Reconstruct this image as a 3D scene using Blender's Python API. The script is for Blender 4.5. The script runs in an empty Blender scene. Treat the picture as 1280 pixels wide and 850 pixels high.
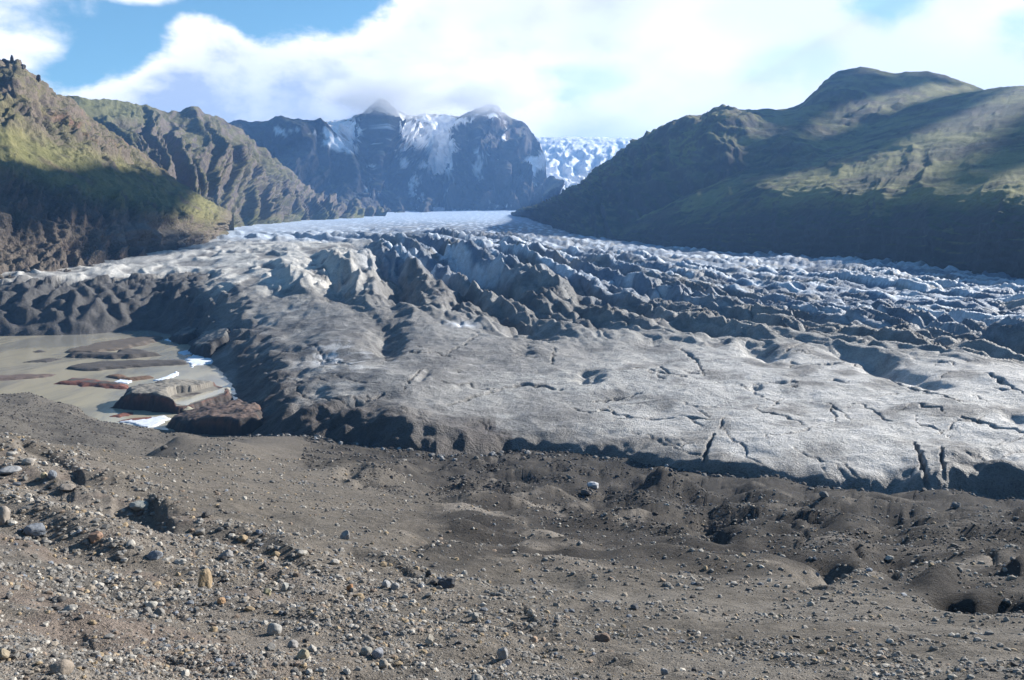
import bpy, math, random
import numpy as np

rng = np.random.default_rng(7)
random.seed(7)
sc = bpy.context.scene
col = sc.collection
R = math.radians

# ------------------------------------------------------------------ camera
# The photograph is 1280 x 850: F is the focal length in its pixels, HORIZON its eye-level row.
F, CX, CY, HORIZON = 1108.0, 640.0, 425.0, 285.0
PITCH = math.atan((CY - HORIZON) / F)
HC = 80.0                                   # eye level above the lagoon (world z = 0 is the water)
cam_data = bpy.data.cameras.new("camera")
cam_data.sensor_width = 36.0
cam_data.lens = 36.0 * F / 1280.0
cam_data.clip_start = 0.5
cam_data.clip_end = 60000.0
cam = bpy.data.objects.new("camera", cam_data)
cam.location = (0, 0, HC)
cam.rotation_euler = (math.pi / 2 - PITCH, 0, 0)
col.objects.link(cam)
sc.camera = cam

# ------------------------------------------------------------------ sun, sky, exposure
SUN_AZ, SUN_EL = 56.0, 26.0                 # azimuth to the right of the view direction (+Y), elevation
SUN_STRENGTH, SKY_STRENGTH, EXPOSURE = 5.0, 0.054, 1.22
sun_dir = np.array([math.sin(R(SUN_AZ)) * math.cos(R(SUN_EL)), math.cos(R(SUN_AZ)) * math.cos(R(SUN_EL)), math.sin(R(SUN_EL))])
sl = bpy.data.lights.new("sun", 'SUN')
sl.energy = SUN_STRENGTH
sl.angle = R(0.53)
sl.color = (1.0, 0.945, 0.865)
so = bpy.data.objects.new("sun", sl)
so.rotation_euler = (math.pi / 2 - R(SUN_EL), 0, -R(SUN_AZ) + math.pi)
so.location = (300, 150, 400)
col.objects.link(so)

sc.view_settings.view_transform = 'Standard'
sc.view_settings.look = 'None'
sc.view_settings.gamma = 1.0
sc.view_settings.use_curve_mapping = False
sc.view_settings.exposure = EXPOSURE
sc.render.engine = 'CYCLES'
try:
    sc.cycles.use_denoising = True
    sc.cycles.max_bounces = 6
    sc.cycles.diffuse_bounces = 3
    sc.cycles.volume_bounces = 5
    sc.cycles.volume_step_rate = 1.0
    sc.cycles.volume_max_steps = 256
except Exception:
    pass


class NT:
    """A short way to write node trees."""
    def __init__(s, tree):
        s.t = tree
        tree.nodes.clear()

    def n(s, kind, ins=None, **kw):
        nd = s.t.nodes.new(kind)
        for k, v in kw.items():
            setattr(nd, k, v)
        for k, v in (ins or {}).items():
            s.put(nd.inputs[k], v)
        return nd

    def put(s, sock, v):
        if isinstance(v, bpy.types.NodeSocket):
            s.t.links.new(v, sock)
        elif hasattr(v, 'outputs'):
            s.t.links.new(v.outputs[0], sock)
        else:
            sock.default_value = v

    def m(s, op, a, b=None, c=None, clamp=False):
        nd = s.t.nodes.new('ShaderNodeMath')
        nd.operation = op
        nd.use_clamp = clamp
        for i, v in enumerate((a, b, c)):
            if v is not None:
                s.put(nd.inputs[i], v)
        return nd.outputs[0]

    def ss(s, x, a, b):
        nd = s.n('ShaderNodeMapRange', {0: x, 1: a, 2: b, 3: 0.0, 4: 1.0}, interpolation_type='SMOOTHSTEP')
        return nd.outputs[0]

    def noise(s, vec, scale, detail=4.0, rough=0.55, dist=0.0):
        nd = s.n('ShaderNodeTexNoise', {'Scale': scale, 'Detail': detail, 'Roughness': rough, 'Distortion': dist})
        if vec is not None:
            s.put(nd.inputs['Vector'], vec)
        return nd.outputs['Fac']

    def mix(s, f, a, b, blend='MIX'):
        nd = s.t.nodes.new('ShaderNodeMix')
        nd.data_type = 'RGBA'
        nd.blend_type = blend
        s.put(nd.inputs[0], f)
        s.put(nd.inputs[6], a)
        s.put(nd.inputs[7], b)
        return nd.outputs[2]

    def curve(s, x, pts):
        """A piecewise smooth function of x in 0..1."""
        nd = s.t.nodes.new('ShaderNodeFloatCurve')
        c = nd.mapping.curves[0]
        c.points[0].location = pts[0]
        c.points[1].location = pts[-1]
        for p in pts[1:-1]:
            c.points.new(*p)
        nd.mapping.update()
        s.put(nd.inputs['Value'], x)
        return nd.outputs[0]


def build_world():
    w = bpy.data.worlds.new("World")
    sc.world = w
    w.use_nodes = True
    t = NT(w.node_tree)
    out = t.n('ShaderNodeOutputWorld')
    sky = t.n('ShaderNodeTexSky', sky_type='NISHITA')
    sky.sun_disc = False
    sky.sun_elevation = R(SUN_EL)
    sky.sun_rotation = R(SUN_AZ)
    sky.air_density = 1.0
    sky.dust_density = 0.0
    sky.ozone_density = 4.0
    tc = t.n('ShaderNodeTexCoord')
    d = tc.outputs['Generated']
    sep = t.n('ShaderNodeSeparateXYZ', {0: d})
    x, y, z = sep.outputs
    az = t.m('MULTIPLY', t.m('ARCTAN2', x, y), 180 / math.pi)         # degrees, to the right of the view
    el = t.m('MULTIPLY', t.m('ARCSINE', z), 180 / math.pi)
    # a bank of cloud lies over the mountains; how high its top reaches depends on the bearing
    azn = t.m('ADD', t.m('DIVIDE', az, 360.0), 0.5)
    def A(a): return 0.5 + a / 360.0
    top = t.curve(azn, [(0.0, .10), (A(-120), .11), (A(-60), .14), (A(-34), .18), (A(-27), .19), (A(-22.5), .215), (A(-20.5), .262), (A(-17.5), .300), (A(-11), .300),
                        (A(-8), .335), (A(-5), .42), (A(-2), .52), (A(6), .56), (A(30), .58), (A(45), .42), (A(70), .22), (A(120), .12), (1.0, .10)])
    topd = t.m('MULTIPLY', top, 40.0)
    flat = t.n('ShaderNodeMapping', {0: d, 'Scale': (1.0, 1.0, 1.7)})
    n1 = t.noise(flat, 9.0, 10.0, 0.58, 0.15)
    n2 = t.noise(flat, 2.6, 4.0, 0.5, 0.1)
    edge = t.m('ADD', t.m('SUBTRACT', topd, el), t.m('ADD', t.m('MULTIPLY', t.m('SUBTRACT', n1, .5), 9.0), t.m('MULTIPLY', t.m('SUBTRACT', n2, .5), 4.0)))
    bank = t.ss(edge, -0.4, 1.1)

    def blob(a0, e0, wa, we):
        p = t.m('DIVIDE', t.m('SUBTRACT', az, a0), wa)
        q = t.m('DIVIDE', t.m('SUBTRACT', el, e0), we)
        return t.m('SQRT', t.m('ADD', t.m('MULTIPLY', p, p), t.m('MULTIPLY', q, q)))

    def patch(a0, e0, wa, we, amp=1.9, soft=0.5):
        v = t.m('ADD', t.m('SUBTRACT', 1.0, blob(a0, e0, wa, we)), t.m('MULTIPLY', t.m('SUBTRACT', n1, .5), amp))
        return t.ss(v, -0.05, soft)
    p1 = patch(-30.5, 12.6, 6.0, 3.2)
    p2 = patch(-22.6, 13.6, 3.4, 1.0)
    p3 = patch(-29.5, 9.6, 3.5, 1.6)
    alpha = t.m('MAXIMUM', bank, t.m('MAXIMUM', p1, t.m('MAXIMUM', p2, p3)))
    # thin places in the bank where the blue shows
    for (a0, e0, wa, we, s) in ((5.0, 9.2, 3.6, 1.5, .42), (22.5, 13.2, 3.6, 2.2, .75), (31.0, 11.0, 3.2, 2.0, .5), (17.0, 10.0, 4.0, 1.5, .3)):
        alpha = t.m('MULTIPLY', alpha, t.m('SUBTRACT', 1.0, t.m('MULTIPLY', patch(a0, e0, wa, we, 2.4, .7), s)))
    # thickness gives the bank its grey-blue body, thin rims stay white
    body = t.m('MULTIPLY', t.ss(edge, .8, 4.5), t.m('ADD', t.ss(n2, .34, .56), t.m('MULTIPLY', t.m('SUBTRACT', n1, .5), 1.8)), None, True)
    sunny = t.ss(az, -4.0, 14.0)
    body = t.m('MULTIPLY', body, t.m('SUBTRACT', 1.0, t.m('MULTIPLY', sunny, 0.6)))
    ccol = t.mix(body, (.60, .595, .59, 1), (.235, .28, .365, 1))
    ccol = t.mix(t.m('MULTIPLY', t.ss(n1, .56, .36), .55), ccol, (.42, .455, .52, 1))
    skyc = t.n('ShaderNodeVectorMath', {0: sky.outputs[0], 1: (SKY_STRENGTH * .92, SKY_STRENGTH * 1.18, SKY_STRENGTH * 1.10)}, operation='MULTIPLY')
    low = t.ss(el, 40.0, 14.0)                                           # clouds thin out overhead
    up = t.ss(el, -2.0, 0.5)
    a = t.m('MULTIPLY', t.m('MULTIPLY', alpha, low), up)
    final = t.mix(a, skyc.outputs[0], ccol)
    bg = t.n('ShaderNodeBackground', {'Color': final, 'Strength': 1.0})
    t.put(out.inputs['Surface'], bg)


build_world()

# ------------------------------------------------------------------ numbers: noise, splines, projection


_perm = rng.permutation(256)
_perm = np.concatenate([_perm, _perm, _perm])
_ga = rng.uniform(0, 2 * np.pi, 256)
_g2 = np.stack([np.cos(_ga), np.sin(_ga)], 1)
_g3 = rng.normal(size=(256, 3))
_g3 /= np.linalg.norm(_g3, axis=1)[:, None]


def sstep(x, a, b):
    q = np.clip((x - a) / (b - a), 0, 1)
    return q * q * (3 - 2 * q)


def n2d(x, y):
    xi = np.floor(x).astype(np.int64); yi = np.floor(y).astype(np.int64)
    xf = x - xi; yf = y - yi
    u = xf * xf * xf * (xf * (xf * 6 - 15) + 10); v = yf * yf * yf * (yf * (yf * 6 - 15) + 10)
    def g(i, j):
        h = _perm[(_perm[(xi + i) & 255] + yi + j) & 255]
        return _g2[h, 0] * (xf - i) + _g2[h, 1] * (yf - j)
    a = g(0, 0); b = g(1, 0); c = g(0, 1); d = g(1, 1)
    return ((a + u * (b - a)) * (1 - v) + (c + u * (d - c)) * v) * 1.5


def n3d(x, y, z):
    xi = np.floor(x).astype(np.int64); yi = np.floor(y).astype(np.int64); zi = np.floor(z).astype(np.int64)
    xf = x - xi; yf = y - yi; zf = z - zi
    f = lambda q: q * q * q * (q * (q * 6 - 15) + 10)
    u, v, w = f(xf), f(yf), f(zf)
    def g(i, j, k):
        h = _perm[(_perm[(_perm[(xi + i) & 255] + yi + j) & 255] + zi + k) & 255]
        return _g3[h, 0] * (xf - i) + _g3[h, 1] * (yf - j) + _g3[h, 2] * (zf - k)
    def pl(k):
        a = g(0, 0, k); b = g(1, 0, k); c = g(0, 1, k); d = g(1, 1, k)
        return (a + u * (b - a)) * (1 - v) + (c + u * (d - c)) * v
    p, q = pl(0), pl(1)
    return (p + w * (q - p)) * 1.5


def fbm2(x, y, oct=5, gain=.5, lac=2.03):
    s = 0; a = 1.0
    for i in range(oct):
        s = s + a * n2d(x + 17.3 * i, y - 9.1 * i); x = x * lac; y = y * lac; a *= gain
    return s


def fbmc(x, y, wl, oct, cell, gain=.5, asp=1.0):
    """fbm of wavelength wl metres (asp times that along y) whose finer octaves fade where rows are cell metres apart"""
    s = 0; a = 1.0
    for i in range(oct):
        k = sstep(wl * asp / cell, 1.6, 3.6)
        s = s + a * k * n2d(x / wl + 17.3 * i, y / (wl * asp) - 9.1 * i); wl = wl / 2.03; a *= gain
    return s


def ridged2(x, y, oct=4, gain=.5, lac=2.1):
    s = 0; a = 1.0; w = 1.0
    for i in range(oct):
        r = 1 - np.abs(n2d(x + 31.7 * i, y + 11.9 * i)); r = r * r * w
        s = s + a * r; w = np.clip(r * 1.6, 0, 1); x = x * lac; y = y * lac; a *= gain
    return s


def fbm3(x, y, z, oct=5, gain=.5, lac=2.03):
    s = 0; a = 1.0
    for i in range(oct):
        s = s + a * n3d(x + 17.3 * i, y - 9.1 * i, z + 4.7 * i); x = x * lac; y = y * lac; z = z * lac; a *= gain
    return s


def ridged3(x, y, z, oct=4, gain=.5, lac=2.1):
    s = 0; a = 1.0; w = 1.0
    for i in range(oct):
        r = 1 - np.abs(n3d(x + 31.7 * i, y + 11.9 * i, z - 7.7 * i)); r = r * r * w
        s = s + a * r; w = np.clip(r * 1.6, 0, 1); x = x * lac; y = y * lac; z = z * lac; a *= gain
    return s


cp, sp = math.cos(PITCH), math.sin(PITCH)


def ray(px, py):
    """bearing t = x / y and slope z / r of the line of sight through a place in the photograph"""
    px = np.asarray(px, float); py = np.asarray(py, float)
    a = (px - CX) / F; b = (CY - py) / F
    y = cp + b * sp; z = b * cp - sp
    return a / y, z / np.hypot(a, y)


def at(px, py, r):
    t, s = ray(px, py)
    r = np.asarray(r, float)
    y = r / np.sqrt(1 + t * t)
    return np.stack([t * y, y, s * r], -1)


def on_level(px, py, z):
    t, s = ray(px, py)
    r = z / s
    y = r / np.sqrt(1 + t * t)
    return np.stack([t * y, y, np.full_like(y, z)], -1)


def project(x, y, z):
    f = y * cp - z * sp; u = y * sp + z * cp
    f = np.maximum(f, .1)
    return CX + F * x / f, CY - F * u / f


def catmull(P, n):
    """P (k, ...) resampled to n places, through every control row"""
    P = np.asarray(P, float); k = len(P)
    u = np.linspace(0, k - 1, n); i = np.minimum(u.astype(int), k - 2); f = (u - i).reshape((-1,) + (1,) * (P.ndim - 1))
    p0 = P[np.maximum(i - 1, 0)]; p1 = P[i]; p2 = P[i + 1]; p3 = P[np.minimum(i + 2, k - 1)]
    m1 = (p2 - p0) * .35; m2 = (p3 - p1) * .35
    f2 = f * f; f3 = f2 * f
    return (2 * f3 - 3 * f2 + 1) * p1 + (f3 - 2 * f2 + f) * m1 + (-2 * f3 + 3 * f2) * p2 + (f3 - f2) * m2


def tps(pts, vals, lam=1e-4):
    pts = np.asarray(pts, float); n = len(pts)
    def U(d2): return np.where(d2 > 0, d2 * np.log(d2 + 1e-12), 0)
    d2 = ((pts[:, None] - pts[None]) ** 2).sum(-1)
    A = np.zeros((n + 3, n + 3)); A[:n, :n] = U(d2) + lam * np.eye(n)
    A[:n, n] = 1; A[:n, n + 1:] = pts; A[n, :n] = 1; A[n + 1:, :n] = pts.T
    w = np.linalg.solve(A, np.concatenate([vals, [0, 0, 0]]))
    def f(x, y):
        o = w[n] + w[n + 1] * x + w[n + 2] * y
        for i in range(n):
            d = (x - pts[i, 0]) ** 2 + (y - pts[i, 1]) ** 2
            o = o + w[i] * U(d)
        return o
    return f


def cells2(x, y, jitter=.9):
    """cell pattern: a random height per cell and the distance to the joint between cells"""
    xi = np.floor(x).astype(np.int64); yi = np.floor(y).astype(np.int64)
    f1 = np.full(x.shape, 9.0); f2 = np.full(x.shape, 9.0); hid = np.zeros(x.shape)
    for i in (-1, 0, 1):
        for j in (-1, 0, 1):
            h = _perm[(_perm[(xi + i) & 255] + yi + j) & 255]
            jx = _g2[h, 0] * .5 * jitter + .5; jy = _g2[(h * 7 + 3) & 255, 1] * .5 * jitter + .5
            d = np.hypot(xi + i + jx - x, yi + j + jy - y)
            new = d < f1
            f2 = np.where(new, f1, np.minimum(f2, d)); hid = np.where(new, h / 255.0, hid); f1 = np.where(new, d, f1)
    return hid, f2 - f1


def inside(px, py, poly):
    r = np.zeros(px.shape, bool); n = len(poly)
    for i in range(n):
        (ax, ay), (bx, by) = poly[i], poly[(i + 1) % n]
        r ^= ((ay > py) != (by > py)) & (px < (bx - ax) * (py - ay) / (by - ay + 1e-12) + ax)
    return r


def seg_dist(px, py, line):
    """distance to a broken line and the position along it (0..1)"""
    best = np.full(px.shape, 1e9); pos = np.zeros(px.shape); L = len(line) - 1
    for i in range(L):
        (ax, ay), (bx, by) = line[i], line[i + 1]
        dx, dy = bx - ax, by - ay
        q = np.clip(((px - ax) * dx + (py - ay) * dy) / (dx * dx + dy * dy + 1e-9), 0, 1)
        d = np.hypot(px - ax - q * dx, py - ay - q * dy)
        m = d < best
        best = np.where(m, d, best); pos = np.where(m, (i + q) / L, pos)
    return best, pos


# ------------------------------------------------------------------ mesh helpers
def mesh_from(name, V, faces, smooth=True, colour=None, tri=False):
    """V (n,3) in eye-relative heights; faces (m,4) or (m,3)"""
    me = bpy.data.meshes.new(name)
    V = np.asarray(V, np.float32).copy(); V[:, 2] += HC
    k = faces.shape[1]
    me.vertices.add(len(V)); me.vertices.foreach_set('co', V.ravel())
    me.loops.add(faces.size); me.loops.foreach_set('vertex_index', faces.astype(np.int32).ravel())
    me.polygons.add(len(faces)); me.polygons.foreach_set('loop_start', np.arange(0, faces.size, k, dtype=np.int32))
    me.polygons.foreach_set('use_smooth', np.full(len(faces), smooth))
    if colour is not None:
        a = me.attributes.new('albedo', 'FLOAT_COLOR', 'POINT')
        c = np.ones((len(V), 4), np.float32); c[:, :3] = colour
        a.data.foreach_set('color', c.ravel())
    me.update(); me.validate()
    return me


def grid_faces(rows, cols):
    i = np.arange(rows * cols).reshape(rows, cols)
    return np.stack([i[:-1, :-1].ravel(), i[:-1, 1:].ravel(), i[1:, 1:].ravel(), i[1:, :-1].ravel()], 1)


def link(name, me, mat, parent=None):
    o = bpy.data.objects.new(name, me)
    if mat is not None and not me.materials:
        me.materials.append(mat)
    col.objects.link(o)
    if parent is not None:
        o.parent = parent
    return o


def tag(o, label=None, category=None, group=None, kind=None):
    if label: o['label'] = label
    if category: o['category'] = category
    if group: o['group'] = group
    if kind: o['kind'] = kind
    return o


def blend(c, k, f):
    return c + (np.asarray(k, float) - c) * f[..., None]


def ico(sub):
    p = (1 + 5 ** .5) / 2
    V = [(-1, p, 0), (1, p, 0), (-1, -p, 0), (1, -p, 0), (0, -1, p), (0, 1, p), (0, -1, -p), (0, 1, -p), (p, 0, -1), (p, 0, 1), (-p, 0, -1), (-p, 0, 1)]
    Fc = [(0, 11, 5), (0, 5, 1), (0, 1, 7), (0, 7, 10), (0, 10, 11), (1, 5, 9), (5, 11, 4), (11, 10, 2), (10, 7, 6), (7, 1, 8), (3, 9, 4), (3, 4, 2), (3, 2, 6), (3, 6, 8), (3, 8, 9), (4, 9, 5), (2, 4, 11), (6, 2, 10), (8, 6, 7), (9, 8, 1)]
    V = [np.array(v) / np.linalg.norm(v) for v in V]
    for _ in range(sub):
        cache = {}; nf = []
        def mid(a, b):
            k = (min(a, b), max(a, b))
            if k not in cache:
                m = V[a] + V[b]; V.append(m / np.linalg.norm(m)); cache[k] = len(V) - 1
            return cache[k]
        for a, b, c_ in Fc:
            x, y, z = mid(a, b), mid(b, c_), mid(c_, a)
            nf += [(a, x, z), (b, y, x), (c_, z, y), (x, y, z)]
        Fc = nf
    return np.array(V), np.array(Fc)


ICO0, ICO2, ICO3 = ico(0), ico(2), ico(3)


def stone_shape(V, angular, rs):
    """cut a ball with random planes for angular stones, or lump it for rounded ones"""
    g = np.random.default_rng(rs)
    P = V.copy()
    for _ in range(int(5 + 9 * angular)):
        nrm = g.normal(size=3); nrm /= np.linalg.norm(nrm)
        lim = g.uniform(.55, .92)
        k = P @ nrm
        P = P - np.maximum(k - lim, 0)[:, None] * nrm * (.55 + .45 * angular)
    o = g.uniform(0, 50, 3)
    P = P * (1 + (.10 + .06 * angular) * fbm3(P[:, 0] * 1.3 + o[0], P[:, 1] * 1.3 + o[1], P[:, 2] * 1.3 + o[2], 4))[:, None]
    return P


# ------------------------------------------------------------------ materials
def mat_new(name):
    m = bpy.data.materials.new(name); m.use_nodes = True
    return m, NT(m.node_tree)


def terrain_mat(name, scale, bump, rough=.92, spec=.2, var=.35, fine=None):
    """albedo attribute times fine grain, with relief at SCALE metres"""
    m, t = mat_new(name)
    out = t.n('ShaderNodeOutputMaterial')
    at_ = t.n('ShaderNodeAttribute', attribute_name='albedo')
    pos = t.n('ShaderNodeNewGeometry').outputs['Position']
    a = t.noise(pos, 1 / scale, 6.0, .62)
    b = t.noise(pos, 1 / (scale * .17), 4.0, .6)
    g = t.m('ADD', t.m('MULTIPLY', t.m('SUBTRACT', a, .5), var * 2.2), t.m('MULTIPLY', t.m('SUBTRACT', b, .5), var * 1.8))
    g = t.m('ADD', g, 1.0)
    if fine:
        d_ = t.noise(pos, 1 / fine, 3.0, .65)
        g = t.m('ADD', g, t.m('MULTIPLY', t.m('SUBTRACT', d_, .5), 1.5))
    cm = t.n('ShaderNodeVectorMath', {0: at_.outputs['Color']}, operation='SCALE')
    t.put(cm.inputs['Scale'], g)
    h = t.m('ADD', a, t.m('MULTIPLY', b, .35))
    if fine:
        h = t.m('ADD', h, t.m('MULTIPLY', d_, .30))
    bm = t.n('ShaderNodeBump', {'Height': h, 'Distance': bump, 'Strength': 1.0})
    p = t.n('ShaderNodeBsdfPrincipled', {'Base Color': cm, 'Roughness': rough, 'Specular IOR Level': spec, 'Normal': bm})
    t.put(out.inputs['Surface'], p)
    return m


M_GROUND = terrain_mat('moraine_gravel', .9, .34, .95, .15, .72, .045)
M_ICE = terrain_mat('dirty_ice', 5.0, 2.6, .66, .3, .5, .4)
M_ROCKN = terrain_mat('near_mountain_rock', 14.0, 6.0, .95, .15, .40)
M_ROCKG = terrain_mat('grassy_mountain', 9.0, 2.2, .95, .15, .38)
M_ROCKF = terrain_mat('far_mountain_rock', 45.0, 16.0, .95, .15, .35)
M_FALL = terrain_mat('icefall_snow', 40.0, 14.0, .7, .3, .15)
M_STONE = terrain_mat('stone', .12, .02, .85, .25, .25)
M_BANK = terrain_mat('wet_dirt', 1.2, .25, .8, .3, .35)


def water_mat():
    m, t = mat_new('silty_water')
    out = t.n('ShaderNodeOutputMaterial')
    pos = t.n('ShaderNodeNewGeometry').outputs['Position']
    st = t.n('ShaderNodeMapping', {0: pos, 'Scale': (1.0, .35, 1.0), 'Rotation': (0, 0, .5)})
    a = t.noise(st, .03, 6.0, .62, 1.2)
    c = t.mix(t.ss(a, .40, .60), (.24, .228, .195, 1), (.37, .335, .25, 1))
    w = t.noise(pos, .9, 3.0, .5)
    bm = t.n('ShaderNodeBump', {'Height': w, 'Distance': .03, 'Strength': .35})
    p = t.n('ShaderNodeBsdfPrincipled', {'Base Color': c, 'Roughness': .14, 'IOR': 1.33, 'Specular IOR Level': .5, 'Normal': bm})
    t.put(out.inputs['Surface'], p)
    return m


M_WATER = water_mat()
ZW = -HC

# ------------------------------------------------------------------ the moraine in front
fg_ctl = []
def fgp(px, *pr):
    for py, r in pr:
        t, s = ray(px, py); fg_ctl.append((float(t), r, float(s)))
def fgz(px, *zr):
    for z, r in zr:
        t, _ = ray(px, 560); fg_ctl.append((float(t), r, z / r))
for px in (-220, 0):
    fgp(px, (1080, 5.5), (940, 7.5), (850, 10), (800, 14), (750, 20), (700, 29), (660, 40), (620, 55), (590, 70), (562, 90), (543, 108))
    fgp(px, (526, 330), (508, 385), (494, 430))
    fgz(px, (-42, 160), (-60, 250), (-74, 455), (-81.5, 485), (-84, 560), (-86, 800))
fgp(65, (545, 325), (522, 375), (504, 420))
fgz(65, (-76, 436), (-82, 465), (-84, 560))
fgp(120, (1080, 6), (850, 11), (800, 16), (750, 23), (700, 33), (660, 46), (620, 66), (590, 90), (566, 120))
fgp(120, (545, 330), (527, 375))
fgz(120, (-50, 180), (-66, 260), (-78.2, 395), (-82.5, 425), (-84, 560), (-86, 800))
fgp(220, (800, 17), (700, 37), (650, 57), (610, 90), (575, 145), (552, 215))
fgz(220, (-70, 280), (-77.5, 345), (-81.8, 385), (-84, 500))
fgp(330, (1080, 7), (850, 13), (800, 19), (750, 28), (700, 42), (660, 62), (620, 100), (590, 150), (565, 225), (550, 290))
fgz(330, (-79, 350), (-84, 500), (-86, 800))
fgp(480, (850, 14), (760, 30), (700, 52), (660, 83), (620, 140), (590, 205), (572, 265))
fgz(480, (-77, 330), (-84, 500))
fgp(640, (1080, 8), (850, 15), (800, 24), (750, 38), (700, 65), (660, 105), (620, 175), (590, 240), (572, 280))
fgz(640, (-75, 330), (-84, 500), (-86, 800))
fgp(960, (1080, 9), (850, 18), (800, 28), (750, 46), (700, 78), (660, 125), (630, 180), (608, 226))
fgz(960, (-72.5, 280), (-82, 500), (-86, 800))
for px in (1280, 1500):
    fgp(px, (1080, 10), (850, 20), (800, 32), (750, 52), (700, 85), (670, 120), (648, 165), (635, 205))
    fgz(px, (-69.5, 260), (-80, 500), (-86, 800))
fg_ctl = np.array(fg_ctl)
_fg = tps(np.stack([fg_ctl[:, 0] * 2.0, np.log(fg_ctl[:, 1])], 1), fg_ctl[:, 2], 3e-6)

NC_G, NR_G = 920, 430
tg = np.linspace(-.80, .80, NC_G)
# rows spread evenly over the picture, not over the ground
_py = np.array([1150, 1080, 940, 850, 800, 750, 700, 660, 620, 590, 570, 550, 500]); _rr = np.array([4.5, 7, 10.5, 14.5, 22, 34, 56, 90, 150, 215, 270, 340, 620])
rg = np.exp(np.interp(np.linspace(0, 1, NR_G), (1150 - _py) / 650.0, np.log(_rr)))
T, RR = np.meshgrid(tg, rg)
GY = RR / np.sqrt(1 + T * T); GX = T * GY
GZ = _fg(T * 2.0, np.log(RR)) * RR
gcell = np.gradient(rg)[:, None] * np.ones_like(RR)
gpx, gpy = project(GX, GY, GZ)
lod = np.clip(RR / 40, .35, 3.0)
# where the near scree slope ends and the moraine plain begins (places in the photograph turned to ground)
scree = sstep(gpy - np.interp(gpx, [-200, 0, 100, 240, 420, 560, 700, 800, 900, 1300], [480, 545, 575, 640, 700, 735, 790, 830, 860, 900]), -25, 25)
hum = sstep(gpx, 380, 620) * sstep(gpy, 745, 690) * sstep(np.interp(gpx, [400, 640, 900, 1040, 1280], [545, 560, 600, 625, 640]) - gpy, 14, -6)
hum = np.maximum(hum, sstep(gpx, 760, 900) * sstep(gpy - np.interp(gpx, [760, 900, 1100, 1280], [690, 690, 740, 770]), 12, -12) * sstep(RR, 330, 240))
# rills that run down the scree towards the lower right
qa = (GX * .80 - GY * .60); qb = (GX * .60 + GY * .80)
wob = fbmc(GX, GY, 12, 2, gcell) * 1.6
rill = fbm2((qb + wob) / 3.6, (qa) / 22, 4)
rill2 = ridged2((qb + wob * 2) / 10, qa / 40, 3)
GZ = GZ + scree * (rill * .16 + (rill2 - .8) * .55) * np.clip(RR / 22, .25, 2.2)
# the plain: long low ripples across the slope
rip = fbmc(GX + 14 * fbm2(GX / 40, GY / 40, 2), GY, 26, 4, gcell, .5, .32)
GZ = GZ + (1 - scree) * rip * .55 * np.clip(RR / 90, .3, 1.6) * (1 - .5 * hum)
GZ = GZ + fbmc(GX, GY, 1.7, 4, gcell, .62) * .16 + fbmc(GX, GY, 5.0, 4, gcell, .6) * .26 * np.clip(RR / 40, .3, 1.5) + fbmc(GX, GY, 14.0, 4, gcell) * .38 * np.clip(RR / 60, .2, 1.6)
# hummocks of melting dirt-covered ice near the glacier
hh = ridged2(GX / 30 + .12 * wob, GY / 34, 2, .4)
GZ = GZ + hum * ((hh - .95) * 1.9 + fbmc(GX, GY, 10, 4, gcell, .65) * 1.7) * np.clip(RR / 150, .35, 1.25)


def px_bump(X, Y, Z, px, py, cx, cy, wx, wy, h, steep=0.0, rot=0.0):
    """a mound (or, with h < 0, a hollow) at a place in the photograph, sizes in its pixels"""
    c, s = math.cos(R(rot)), math.sin(R(rot))
    t_, sl_ = ray(cx, cy); W_ = max(wx * abs(HC / sl_) * .8 / F, 1.0)
    dx = (px - cx); dy = (py - cy)
    u = (dx * c + dy * s) / wx; v = (-dx * s + dy * c) / wy
    u = u + .42 * n2d(X / (W_ * .9) + cx, Y / (W_ * .9)); v = v + .42 * n2d(X / (W_ * .9), Y / (W_ * .9) + cy)
    d = np.sqrt(u * u + v * v)
    return Z + h * np.exp(-d ** 2.6 * 1.2)


for _ in range(70):
    qx_ = rng.uniform(420, 1300); lo_ = np.interp(qx_, [400, 640, 900, 1040, 1280], [585, 575, 612, 630, 645]); qy_ = lo_ + rng.uniform(0, 1) ** 1.5 * np.interp(qx_, [420, 700, 900, 1300], [25, 45, 100, 130])
    w_ = rng.uniform(6, 20)
    GZ = px_bump(GX, GY, GZ, gpx, gpy, qx_, qy_, w_, w_ * rng.uniform(.2, .36), rng.choice([-1, .6], p=[.65, .35]) * w_ * rng.uniform(.05, .11), 0, rng.normal(8, 10))
for (cx, cy, wx, wy, h) in (
        (330, 558, 60, 10, 1.4), (470, 596, 50, 9, 1.6), (700, 590, 60, 8, 2.2), (830, 612, 50, 10, 2.4), (590, 572, 30, 7, 1.6),
        (760, 612, 40, 8, -2.2), (735, 640, 34, 10, -1.6), (870, 648, 42, 11, -4.6), (905, 668, 36, 8, -2.6), (960, 662, 40, 7, -2.0), (1035, 712, 38, 11, -3.4),
        (1110, 702, 30, 10, -3.0), (1255, 755, 44, 11, -3.0), (1190, 750, 26, 7, -2.2), (1115, 655, 22, 7, -2.0), (960, 690, 44, 8, 1.2), (1010, 695, 30, 6, 1.0),
        (1170, 732, 30, 8, 1.3), (590, 605, 30, 6, -1.1), (640, 612, 26, 5, -1.0), (720, 620, 14, 5, -1.0), (545, 690, 34, 8, .5), (430, 590, 50, 7, 1.2),
        (40, 497, 26, 7, 2.2), (95, 512, 40, 10, 1.4), (225, 548, 40, 6, 1.2)):
    GZ = px_bump(GX, GY, GZ, gpx, gpy, cx, cy, wx * 1.0, wy * 1.0, h)
hid, jnt = cells2(GX / 6.5 + .5 * fbm2(GX / 9, GY / 9, 2), GY / 8 + .5 * fbm2(GX / 9 + 7, GY / 9, 2))
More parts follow.
